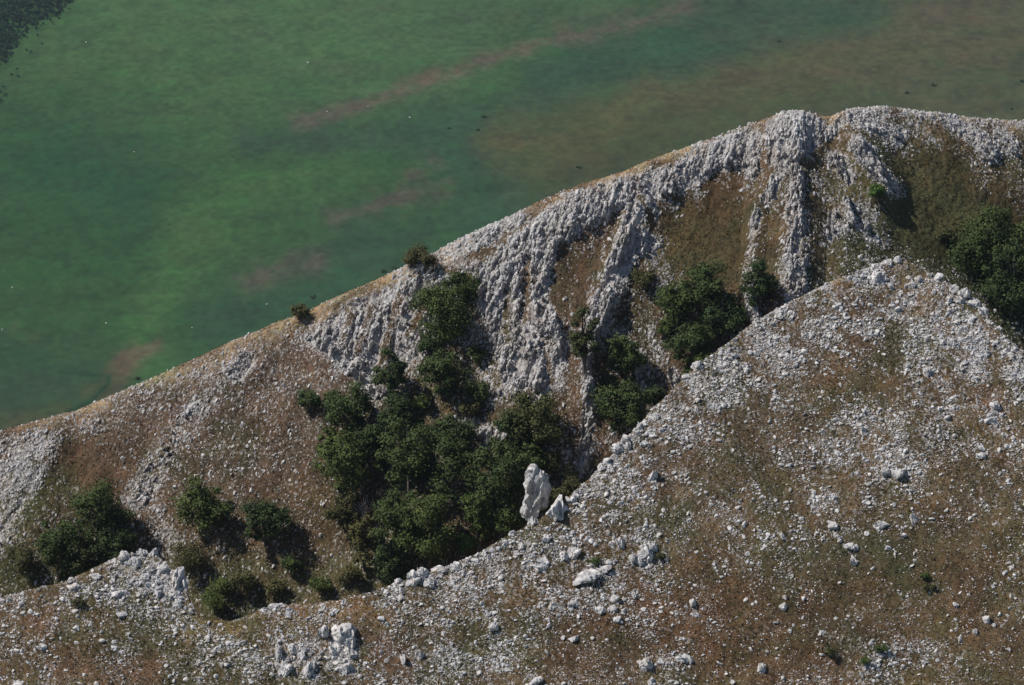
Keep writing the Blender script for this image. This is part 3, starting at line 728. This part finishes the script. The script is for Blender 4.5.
def tree(base, height, rx, label, mat, seed, name='tree', cat='tree', low=.12, group=None, nl=5200, lobes=22, leaf=.17, skew=0):
    r = np.random.default_rng(seed)
    e = bpy.data.objects.new(name, None); COL.objects.link(e); e.location = base; tag(e, label, cat, group)
    tr = max(.07, height * .022)
    th = height * .55
    lean_ = r.normal(0, .06, 2)
    parts = [tube([[0, 0, -.5], [lean_[0] * th * .4, lean_[1] * th * .4, th * .5], [lean_[0] * th, lean_[1] * th, th], [lean_[0] * th * 1.3, lean_[1] * th, height * .85]], [tr * 1.3, tr, tr * .7, tr * .25])]
    cz = height * (low + 1) / 2; rz = height * (1 - low) / 2
    cosl = []
    for k in range(lobes):
        u = r.normal(size=3); u /= np.linalg.norm(u); q = r.random() ** .4 * .84
        wz = u[2] * q
        wid = (1 - .35 * max(wz, 0)) * (1 - .15 * max(-wz, 0))
        c = np.array([u[0] * q * rx * wid + skew * wz * rx, u[1] * q * rx * wid, cz + wz * rz])
        lr = r.uniform(.14, .40) * min(rx, rz * 1.4)
        cosl.append(leaves(c, lr, nl // lobes, leaf, r, .75))
        if k < 9 and height > 2.5:
            h0 = min(c[2] * .6, th); m_ = c * .5 + np.array([0, 0, h0 * .5])
            parts.append(tube([[lean_[0] * h0, lean_[1] * h0, h0], m_, c], [tr * .5, tr * .3, tr * .12], 5))
    cl = np.concatenate(cosl); cl[:, 2] = np.maximum(cl[:, 2], .05 * height)
    fl = np.arange(len(cl)).reshape(-1, 4)
    mesh_obj('crown', cl, fl, mat, e)
    c, f = join(parts); mesh_obj('trunk', c, f, bark, e, True)
    return e
def bush(base, height, rx, label, mat, seed, group=None, nl=1700, leaf=.13, name='bush', cat='bush'):
    r = np.random.default_rng(seed)
    e = bpy.data.objects.new(name, None); COL.objects.link(e); e.location = base; tag(e, label, cat, group)
    cosl, parts = [], []
    for k in range(10):
        a = r.uniform(0, 6.28); q = r.random() ** .5 * .6
        c = np.array([math.cos(a) * q * rx, math.sin(a) * q * rx, height * r.uniform(.3, .72)])
        cosl.append(leaves(c, r.uniform(.3, .48) * min(rx, height), nl // 10, leaf, r, .85))
        parts.append(tube([[c[0] * .15, c[1] * .15, -.3], c * np.array([.6, .6, .5]), c], [.05, .04, .015], 5))
    cl = np.concatenate(cosl); cl[:, 2] = np.maximum(cl[:, 2], .03)
    mesh_obj('crown', cl, np.arange(len(cl)).reshape(-1, 4), mat, e)
    c, f = join(parts); mesh_obj('stem', c, f, bark, e, True)
    return e

# (crown centre x, y, half width, half height, kind, label)
D, G, O, B = LEAF_D, LEAF_M, LEAF_O, LEAF_B
TREES = [
 (58,550,26,34,D,'broad dark tree, western half of the pair behind the pale knoll'), (98,522,34,36,D,'largest domed dark tree behind the pale knoll'), (118,548,22,28,D,'lower dark tree tucked between the big dome and the knoll'),
 (80,560,22,26,D,'low dark crown filling the gap under the big dome'),
 (203,508,27,28,D,'lone rounded tree on the brown slope with its shadow beside it'), (265,522,24,27,D,'lone tree with the widest shadow on the valley turf'), 
 (352,418,24,30,D,'tall tree at the upper western tip of the valley wood'), (345,470,28,34,D,'dense tree at the western edge of the wood beside the brown slope'), (372,455,20,30,D,'dark tree wedged behind the western edge tree'),
 (410,462,30,40,G,'brightest sunlit tree in the heart of the wood'), (398,530,28,36,D,'big tree low in the wood beside the bare shrub'), (430,535,30,38,G,'large green tree just behind the rounded crest boulders'), (455,480,26,36,D,'dark tree in the middle of the wood'),
 (365,545,18,28,O,'thin olive tree at the lower western wood edge'), (392,566,20,24,D,'lowest tree of the wood touching the foreground crest'), (500,488,32,38,D,'broad tree above the pinnacle'), (478,520,22,28,D,'dark tree between the pinnacle and the wood heart'),
 (535,425,30,30,D,'wide tree under the fluted limestone face'), (512,440,20,26,D,'dark tree behind the wide one under the fluted face'), (505,520,22,22,D,'rounded tree directly behind the pinnacle'),
 (392,380,18,32,D,'narrow dark tree in the cleft below the broad crag'), (442,378,23,26,D,'round tree on the rock ledge beside the cleft'), (440,318,30,32,G,'tree growing across the rocks high on the far face'), (462,292,20,18,G,'upper crown leaning over the rocks high on the far face'),
 (585,342,15,36,D,'narrow upright shrub-like tree against the bright rib'), (625,360,20,22,D,'rounded tree beside the low rib, upper of two'), (622,408,26,26,D,'spreading tree beside the low rib, lower of two'),
 (706,288,26,26,D,'top tree of the clump in the grassy hollow'), (676,308,22,24,D,'western tree of the clump in the grassy hollow'), (722,318,24,24,D,'eastern tree of the clump next to the upright wall'), (690,345,24,26,D,'lower tree of the clump in the grassy hollow'), (702,368,18,20,D,'lowest tree of the hollow clump by the crest ledge'),
 (400,425,20,26,D,'dark tree between the cleft tree and the bright wood heart'), (452,440,22,22,D,'tree standing before the shadowed rock wall'), (530,470,22,26,D,'tree under the wide one, behind the pinnacle top'), (345,515,18,22,O,'olive tree at the brown edge of the lower wood'), (560,500,12,14,O,'small olive tree between pinnacle and thin rib foot'), (330,448,14,18,D,'small dark tree on the outermost western wood edge'), (412,590,16,12,D,'dark low crown peeping over the rounded crest boulders'),
 (760,288,18,26,D,'small compact tree in front of the rubbly spur'),
 (990,240,32,30,D,'big dark tree on the olive slope beyond the near summit'), (1010,285,34,34,D,'dark tree at the picture edge above the steep shoulder'), (972,262,24,24,D,'rounded tree nearest the olive turf beyond the summit'), (1040,250,30,36,D,'dark tree half cut off beside the bare-branched one'),
]
for i, (px, py, hw, hh, mt, lab) in enumerate(TREES):
    b_ = at(px, py + hh * .85, 'M')
    k_ = math.hypot(b_[1], H - b_[2]) * K
    if 325 < px < 570 and 400 < py < 600:  hw, hh = hw * 1.0, hh * 1.04
    rx = hw * k_ * 1.22; ht = hh * 2 * k_ * 1.12
    if mt is D and i % 3 == 1: mt = G
    if mt is D and i % 7 == 3: mt = LEAF_Y
    n = int(900 + 520 * rx * ht / 4 * 1.6)
    tree(b_, ht, rx, lab, mt, 700 + i, nl=min(n, 15000), lobes=int(16 + rx * 5), low=.04)
BUSH = [
 (310,403,13,16,D,'small round dark bush on the brown slope, nearest the wood tip'), (188,560,20,18,O,'olive bush behind the leaning knoll pillar'), (215,598,20,20,G,'green bush against the knoll at the saddle end'), (242,583,13,14,O,'sparse olive bush above the saddle'),
 (292,566,11,16,G,'small green bush inside the wide tree shadow'), (322,585,12,13,G,'low green bush on the valley turf near the saddle'), (272,590,14,12,O,'low olive bush on the saddle rim'),
 (466,546,14,14,B,'bright green bush on the crest between boulders and pinnacle'), (476,392,13,16,G,'small bush on the rock ledge under the fluted face'), (476,352,10,12,G,'little bush above the ledge bush'), (421,256,24,9,O,'brownish round bush on the ridge skyline'), (410,262,10,8,O,'low brown bush at the foot of the skyline bush'), (300,313,11,8,O,'small dark bush peeping over the ochre crest'),
 (645,280,14,12,O,'flat olive bush in the turf beside the bright rib'), (875,193,9,11,B,'bright green bush under the blocky leaning crag'), (600,494,16,12,G,'low green bush below the thin rib foot'), (572,488,12,12,O,'olive bush behind the pinnacle slab'), (550,462,14,14,O,'olive bush beside the wide tree'), (655,395,12,14,D,'dark bush behind the limestone fin'),
 (350,575,14,14,O,'olive scrub at the wood foot'), (440,430,14,14,O,'olive scrub on the shadowed rock wall'), (420,405,12,14,G,'scrubby bush under the round ledge tree'), (430,345,14,14,D,'dark scrub below the high rock tree'), (540,460,14,12,G,'green scrub under the wide tree'), (612,385,10,12,O,'olive scrub between the two round trees'),
 (330,398,10,12,G,'green scrub at the tip of the wood'), (945,235,12,8,O,'low brown scrub on the olive slope'), (665,330,10,12,G,'green scrub at the hollow clump edge'), (470,410,12,10,O,'dry scrub below the ledge bush'), (20,560,18,14,O,'olive scrub at the foot of the western scree'),
]
for i, (px, py, hw, hh, mt, lab) in enumerate(BUSH):
    b_ = at(px, py + hh * .7, 'M'); k_ = math.hypot(b_[1], H - b_[2]) * K
    bush(b_ + np.array([0, 0, -.1]), hh * 2 * k_, hw * k_ * 1.15, lab, mt, 900 + i, nl=int(700 + 14 * hw * hh))
# bare-branched trees
def bare(px, py, hgt, lab, seed):
    r = np.random.default_rng(seed); b_ = at(px, py, 'M')
    e = bpy.data.objects.new('dead_tree', None); COL.objects.link(e); e.location = b_; tag(e, lab, 'dead tree')
    parts = []
    for k in range(16):
        a = r.uniform(0, 6.28); z0 = r.uniform(.15, .7) * hgt; L = hgt * r.uniform(.3, .55)
        p0 = np.array([0, 0, z0]); p1 = p0 + np.array([math.cos(a) * .45, math.sin(a) * .45, .5]) * L; p2_ = p1 + np.array([math.cos(a) * .3, math.sin(a) * .3, .8]) * L * .6
        parts.append(tube([p0, p1, p2_], [.07, .045, .015], 5))
    c, f = join(parts); mesh_obj('branches', c, f, bark_p, e, True)
    c, f = tube([[0, 0, -.3], [.1, 0, hgt * .5], [0, .1, hgt]], [.12, .08, .02]); mesh_obj('trunk', c, f, bark_p, e, True)
bark_p, nt, b = newmat('bleached_bark'); b.inputs['Base Color'].default_value = (.33, .31, .29, 1)
bare(1008, 283, 5.2, 'bare bleached tree standing among the dark trees on the olive slope', 3)
bare(362, 530, 4.6, 'bare grey shrub tree at the western side of the lower wood', 4)

# grass tufts on both slopes
def tufts(name, w, n, size, mats, lab, seed):
    r = np.random.default_rng(seed)
    P, ri, ci = pick(w, n, r)
    c4 = []
    for k in range(3):
        a = r.uniform(0, 6.28, n); s = size * r.uniform(.5, 1.5, n)
        d = np.stack([np.cos(a), np.sin(a), np.zeros(n)], -1) * s[:, None] * .55
        ld = np.stack([r.normal(0, .55, n), r.normal(0, .55, n), np.full(n, .8)], -1) * s[:, None]
        c4.append(np.stack([P - d * .8, P + d * .8, P + d + ld, P - d + ld * .8], 1))
    c = np.concatenate(c4).reshape(-1, 3)
    o = mesh_obj(name, c, np.arange(len(c)).reshape(-1, 4), mats)
    colr = np.repeat(np.tile(col[ri, ci] * 1.05, (3, 1)), 4, 0)
    at_ = o.data.attributes.new('tint', 'FLOAT_COLOR', 'POINT'); q = np.ones((len(c), 4), np.float32); q[:, :3] = colr; at_.data.foreach_set('color', q.reshape(-1))
    return tag(o, lab, 'grass', None, 'stuff')
GR, nt, b = newmat('grass_blades'); a_ = N(nt, 'ShaderNodeAttribute', attribute_name='tint')
nt.links.new(mixc(nt, 1.0, a_.outputs['Color'], ramp(nt, noise(nt, 1.3, 4, world_pos(nt), .7), [(.3, (.7,.8,.7)), (.7, (1.1,1.0,.85))]), 'MULTIPLY'), b.inputs['Base Color'])
inx = np.abs(PX - 512) < 560
tufts('grass_tussocks', AREA * (VF & inx) * (1 - .6 * np.clip(dens, 0, 1)), 60000, .075, GR, 'dry brown grass tussocks on the near slope', 1)
tufts('mountain_grass', AREA * (VM & inx) * (1 - np.clip(rock * 1.3, 0, 1)), 60000, .085, GR, 'dry and olive grass on the far ridge', 2)
# little green herbs on the near slope
herbw = AREA * (VF & inx) * sstep(.58, .75, fbm(Xg / 3.3, Yg / 3, 141, 3))
Ph, ri, ci = pick(herbw, 2600, r)
hc = np.concatenate([leaves(p, .16, 10, .08, r, .7) for p in Ph])
tag(mesh_obj('low_herbs', hc, np.arange(len(hc)).reshape(-1, 4), LEAF_O), 'low green herbs dotted through the turf of the near slope', 'herbs', None, 'stuff')
for i, (px, py, w, lab) in enumerate([(880,652,9,'yellow-green low bush on the foot slope, brighter of two'), (828,655,12,'wide dull green bush on the foot slope'), (865,662,7,'small green bush between the two foot slope bushes'), (930,590,8,'green cushion bush beside the bare hollow'), (595,563,7,'green tuft bush above the longest slab'), (660,557,6,'dark bush in the shade of the split cluster'), (925,578,6,'small dark bush above the cushion bush'), (78,606,8,'green tuft on the western flank of the knoll')]):
    p = at(px, py, 'F'); k_ = 500 * K * 1.1
    bush(p, w * k_ * .9, w * k_ * 1.2, lab, LEAF_O if i % 2 else LEAF_M, 1200 + i, nl=700, leaf=.09)

# ---------------------------------------------------------------- the plain
def plain_color(items, base=None):
    C = np.empty(XX.shape + (3,), np.float32); C[:] = lin(base)
    for pts, rr, soft, c, a in items:
        m = (stroke(pts, rr, soft) * a)[..., None]; C = C * (1 - m) + lin(c) * m
    return C
TURF = [
        ([(150,20),(420,20)], 90, .8, (72,104,80), .9), ([(60,80),(200,90)], 50, .8, (64,98,68), .8), ([(450,10),(600,0)], 30, .9, (66,94,76), .8),
        ([(60,170),(130,200)], 60, .8, (36,78,54), .9), ([(40,280),(100,300)], 60, .8, (46,84,52), .8),
        ([(140,360),(165,290),(190,230),(250,185),(330,165)], 24, .9, (66,104,68), .8), ([(230,230),(240,180)], 50, .9, (58,96,62), .7), ([(330,190),(400,160)], 36, .8, (54,92,62), .6),
        ([(250,140),(350,138),(450,128),(520,112)], 14, .9, (52,76,66), .85), ([(440,140),(520,170),(480,220)], 34, .9, (46,80,66), .8),
        ([(240,320),(330,290),(380,250)], 34, .9, (44,76,64), .8), ([(20,400),(80,390)], 40, .8, (52,76,64), .8), ([(10,425),(60,415)], 12, .8, (82,82,62), .6),
        ([(850,90),(1024,60)], 120, .6, (76,84,72), .95), ([(560,150),(700,120),(800,80)], 50, .8, (72,78,60), .9), ([(505,140),(560,150),(620,130)], 20, .9, (82,86,62), .7), ([(640,90),(760,70),(1040,40)], 18, .9, (86,84,70), .6),
        ([(920,12),(1040,5)], 22, .9, (84,82,76), .8), ([(720,2),(830,5)], 8, .9, (58,82,72), .7), ([(680,60),(780,30),(860,10),(700,25)], 16, .9, (52,80,70), .8), ([(540,85),(600,65),(680,45)], 20, .9, (48,80,70), .85), ([(840,120),(1024,105)], 26, .8, (72,80,66), .7), ([(580,180),(640,150)], 18, .9, (62,72,54), .7),
]
BARE = [
        ([(300,122),(360,104),(440,74),(540,44),(630,24)], 6, 1.0, (106,88,102), .8), ([(370,104),(450,72)], 5, 1.0, (110,88,102), .6), ([(560,40),(700,5)], 10, 1.0, (98,84,94), .7),
        ([(328,220),(400,200),(440,188)], 9, 1.0, (98,84,94), .75), ([(410,175),(435,165)], 8, 1.0, (98,82,92), .6), ([(245,280),(320,258)], 10, 1.0, (94,82,92), .75), ([(185,225),(220,235)], 8, 1.0, (70,86,64), .4),
        ([(112,380),(122,362),(135,355)], 9, .8, (112,84,94), .95), ([(140,352),(162,345)], 5, 1.0, (108,84,94), .9), ([(98,398),(116,388)], 7, .8, (104,78,86), .7), ([(84,395),(98,383)], 5, 1.0, (76,78,62), .6),
        ([(66,414),(90,402),(109,383),(108,376)], 2.0, .8, (32,78,50), 1.0), ([(108,376),(60,372)], 1.6, 1.0, (34,74,54), .7),
        ([(395,270),(420,262)], 5, 1, (38,66,58), .6), ([(20,330),(40,336)], 5, 1, (76,78,66), .5), ([(0,355),(40,362)], 10, .9, (66,80,62), .4)]
PCM = plain_color(TURF, (48,84,58))
BM = np.zeros(XX.shape, np.float32)
for pts, rr, soft, c, a in BARE:
    if sum(c) > 215: over(BM, stroke(pts, rr * 1.5, soft), a)
BCM = plain_color([(p_, r_ * 4, .5, c_, 1.0) for p_, r_, s_, c_, a_ in BARE if sum(c_) > 215], (88,86,76))
DKM = np.zeros(XX.shape, np.float32)
for pts, rr, soft, c, a in BARE:
    if sum(c) <= 215: over(DKM, stroke(pts, rr, soft), a)
xs = np.concatenate([-np.geomspace(12000, 430, 40), np.linspace(-420, 420, 520), np.geomspace(430, 12000, 40)])
ys = np.concatenate([np.linspace(-9000, 1700, 40), np.linspace(1720, 2400, 60), np.linspace(2405, 3560, 700), np.geomspace(3570, 15000, 50)])
Xp, Yp = np.meshgrid(xs, ys)
Zp = 2.0 * (fbm(Xp / 160, Yp / 160, 201, 3) - .5)
pxp, pyp = proj(Xp, Yp, Zp)
wx = 17 * (fbm(Xp / 42, Yp / 60, 211, 4) - .5) * 2; wy = 5 * (fbm(Xp / 55, Yp / 70, 213, 4) - .5) * 2
okp = (Yp > 2300) & (Yp < 3700) & (np.abs(Xp) < 460)
pc = sample(PCM, np.where(okp, pxp + wx, 400), np.where(okp, pyp + wy, 50))
ch1 = (fbm(Xp / 11, Yp / 17, 251, 4) - .5)[..., None]; ch2 = (fbm((Xp - Yp * .3) / 38, (Yp + Xp * .25) / 26, 253, 3) - .5)[..., None]
pc = pc * (1 + (.26 * ch1 + .26 * ch2) * np.array([1.0, -.28, .55]))
fine = fbm((Xp * .92 - Yp * .2) / 9, (Yp + Xp * .3) / 16, 241, 5)
bm_ = sample(BM, np.where(okp, pxp + wx * .55, 400), np.where(okp, pyp + wy * .6, 50)) * okp
bm_ = (sstep(.05, .95, bm_ + 1.1 * (fine - .5)) * np.clip(bm_ * 1.6, 0, 1) * .58)[..., None]
pc = pc * (1 - bm_) + sample(BCM, np.where(okp, pxp, 400), np.where(okp, pyp, 50)) * bm_
dk_ = (sample(DKM, np.where(okp, pxp, 400), np.where(okp, pyp, 50)) * okp)[..., None]
pc = pc * (1 - dk_) + lin((30,66,44)) * dk_
g0 = lin((58,90,64)); g1 = lin((84,82,68))
alt = (sstep(.45, .6, fbm(Xp / 260, Yp / 260, 217, 4)))[..., None]
alt = g0 * (1 - alt) + g1 * alt
edge = np.clip(np.minimum(pxp - MX0, MX0 + MW - pxp) / 30, 0, 1) * np.clip((pyp - MY0) / 15, 0, 1) * (Yp > 2300)
pc = pc * edge[..., None] + alt * (1 - edge[..., None])
var = (fbm(Xp / 14, Yp / 22, 221, 4) - .5)[..., None]; var2 = (fbm(Xp / 4.0, Yp / 5.5, 223, 3) - .5)[..., None]; var3 = (fbm((Xp * .92 - Yp * .38) / 16, (Xp * .38 + Yp * .92) / 70, 227, 4) - .5)[..., None]
var4 = (fbm((Xp + Yp * .22) / 75, (Yp - Xp * .35) / 17, 228, 4) - .5)[..., None]
pc = pc * (1 + .34 * var + .70 * var2 + .16 * var3 + .34 * var4)
warm = sstep(.5, .75, fbm(Xp / 20, Yp / 40, 229, 4))[..., None] * .22
pc = pc * (1 - warm) + pc * np.array([1.35, 1.0, .95]) * warm
pm, nt, b = newmat('plain_turf'); pos = world_pos(nt)
a_ = N(nt, 'ShaderNodeAttribute', attribute_name='tint')
nt.links.new(mixc(nt, 1.0, mixc(nt, 1.0, a_.outputs['Color'], ramp(nt, noise(nt, .17, 8, pos, .88), [(.34, (.62,.66,.66)), (.66, (1,1,.97))]), 'MULTIPLY'), (PLAIN_GAIN, PLAIN_GAIN, PLAIN_GAIN) if False else (1.0, 1.0, 1.0), 'MULTIPLY'), b.inputs['Base Color'])
pl = grid_mesh('plain', Xp, Yp, Zp, {}, pc * np.array([.80, .74, .47]), pm); pl['kind'] = 'structure'; pl['label'] = 'wide green grass plain with pinkish bare streaks'

def onplain(px, py):
    s, m = ray(px, py); y = H / m; return np.array([s * y, y, 0.0])
def plain_z(p): return 2.0 * (float(fbm(np.array([p[0] / 160]), np.array([p[1] / 160]), 201, 3)[0]) - .5)
# far wood at the corner of the plain
wood = poly_mask([(-60,-40),(90,-40),(70,6),(44,24),(26,32),(14,52),(2,64),(-60,80)], 5)
over(wood, stroke([(0,92),(2,98)], 3), .9); over(wood, stroke([(40,30),(30,45)], 9), .16); over(wood, stroke([(60,12),(55,25)], 8), .12); over(wood, stroke([(15,60),(22,80)], 9), .12); over(wood, stroke([(-10,70),(0,110)], 8), .15)
jj = np.nonzero((sample(wood, pxp, pyp) > .1) & okp)
wv = sample(wood, pxp, pyp)[jj]; sel = r.choice(len(wv), 5200, p=wv ** 2 / (wv ** 2).sum())
cl = []
for q in sel:
    p = np.array([Xp[jj[0][q], jj[1][q]] + r.normal(0, 2.2), Yp[jj[0][q], jj[1][q]] + r.normal(0, 5), Zp[jj[0][q], jj[1][q]]])
    hgt = r.uniform(1.2, 3.6); cl.append(leaves(p + np.array([0, 0, hgt * .45]), hgt * .5, 26, .5, r, 1.0))
cl = np.concatenate(cl)
tag(mesh_obj('woods', cl, np.arange(len(cl)).reshape(-1, 4), LEAF_F), 'dark wood thinning out onto the far corner of the plain', 'woods', None, 'stuff')
PALE = [(86,43,'pale double stone on the light turf near the far wood'), (2,330,'white stone at the edge of the plain west of the brown patch'), (106,323,'tiny white stone above the brown earth patch'), (192,328,'tiny white stone on dark turf beside the ochre crest'),
        (308,63,'tiny stone on the smooth turf above the long pink streak'), (368,106,'pale stone touching the long pink streak'), (410,117,'white stone in the reddish spot under the pink streak'), (327,111,'flat pale earth spot stone at the pink streak end'), (12,287,'tiny stone alone on the western turf'), (267,304,'tiny stone between dark turf and ridge'), (134,152,'tiny stone where dark turf begins')]
for i, (px, py, lab) in enumerate(PALE):
    p = onplain(px, py); s = r.uniform(.42, .75) * (1.3 if i in (0, 1) else 1)
    boulder(BV[i], (p[0], p[1], plain_z(p) + s * .3), (s * 1.3, s, s * .9), (0, 0, r.uniform(0, 6)), lab, 'stone')
DARK = [(780,42,4,'lone dark bush, farthest on the plain'), (934,87,5,'widest dark bush on the plain above the far summit'), (907,94,4,'small dark bush beside the widest one on the plain'), (1022,82,4,'dark bush at the picture edge on the plain'), (1012,110,3,'small dark bush close above the eastern crest'), (484,117,4,'dark bush east of the reddish spot'), (478,130,3,'tiny dark bush below the one near the reddish spot'), (449,128,3,'dark speck bush under the reddish spot'), (395,268,4,'flat dark bush on the plain beside the skyline bush'), (384,272,5,'dark low scrub on the plain close to the far crest'), (313,297,5,'dark low scrub just over the ochre crest'), (579,168,4,'dark bush on the plain near the banded crest'), (138,380,5,'dark scrub between the brown patch and the crest')]
for i, (px, py, w, lab) in enumerate(DARK):
    p = onplain(px, py); p[2] = plain_z(p)
    k_ = math.hypot(p[1], H) * K
    bush(p, w * k_ * .55, w * k_ * .9, lab, LEAF_D, 1400 + i, nl=260, leaf=.35)

# ---------------------------------------------------------------- light, air, camera
EL, AZ = math.radians(50), math.radians(-84)          # azimuth measured from +Y towards +X
Ls = np.array([math.cos(EL) * math.sin(AZ), math.cos(EL) * math.cos(AZ), math.sin(EL)])
sun = bpy.data.lights.new('sun', 'SUN'); sun.energy = 4.4; sun.angle = math.radians(.53); sun.color = (1, .95, .87)
so = bpy.data.objects.new('sun', sun); COL.objects.link(so)
from mathutils import Vector
so.rotation_euler = Vector(Ls).to_track_quat('Z', 'Y').to_euler(); so.location = (-200, 300, 1500)
w = bpy.data.worlds.new('World'); SC.world = w; w.use_nodes = True
nt = w.node_tree; bg = nt.nodes['Background']; sky = nt.nodes.new('ShaderNodeTexSky'); sky.sky_type = 'NISHITA'; sky.sun_disc = False
sky.sun_elevation = EL; sky.sun_rotation = AZ; sky.altitude = 1800
nt.links.new(sky.outputs['Color'], bg.inputs['Color']); bg.inputs['Strength'].default_value = .075

hv = [(-13000, -10000, -8), (13000, -10000, -8), (13000, 16000, -8), (-13000, 16000, -8)]
ht = 1312
co = np.array(hv + [(x, y, ht) for x, y, _ in hv], float)
fc = np.array([[0,3,2,1],[4,5,6,7],[0,1,5,4],[1,2,6,5],[2,3,7,6],[3,0,4,7]])
hm = bpy.data.materials.new('haze'); hm.use_nodes = True; nt = hm.node_tree; nt.nodes.clear()
out = nt.nodes.new('ShaderNodeOutputMaterial'); pv = nt.nodes.new('ShaderNodeVolumePrincipled')
pv.inputs['Color'].default_value = (.62, .80, 1, 1); pv.inputs['Density'].default_value = 1.9e-5; pv.inputs['Anisotropy'].default_value = .2
nt.links.new(pv.outputs['Volume'], out.inputs['Volume'])
hz = mesh_obj('haze', co, fc, hm); hz['kind'] = 'stuff'; hz['label'] = 'thin bluish air haze over the plain'

cam = bpy.data.cameras.new('camera'); cam.sensor_width = 36; cam.lens = 18 / math.tan(math.radians(6)); cam.clip_start = 1; cam.clip_end = 40000
camo = bpy.data.objects.new('camera', cam); COL.objects.link(camo); camo.location = (0, 0, H); camo.rotation_euler = (math.radians(90) - TH, 0, 0)
SC.camera = camo
SC.view_settings.view_transform = 'Standard'; SC.view_settings.look = 'None'; SC.view_settings.gamma = 1; SC.view_settings.exposure = .25
SC.cycles.volume_bounces = 0; SC.cycles.max_bounces = 4
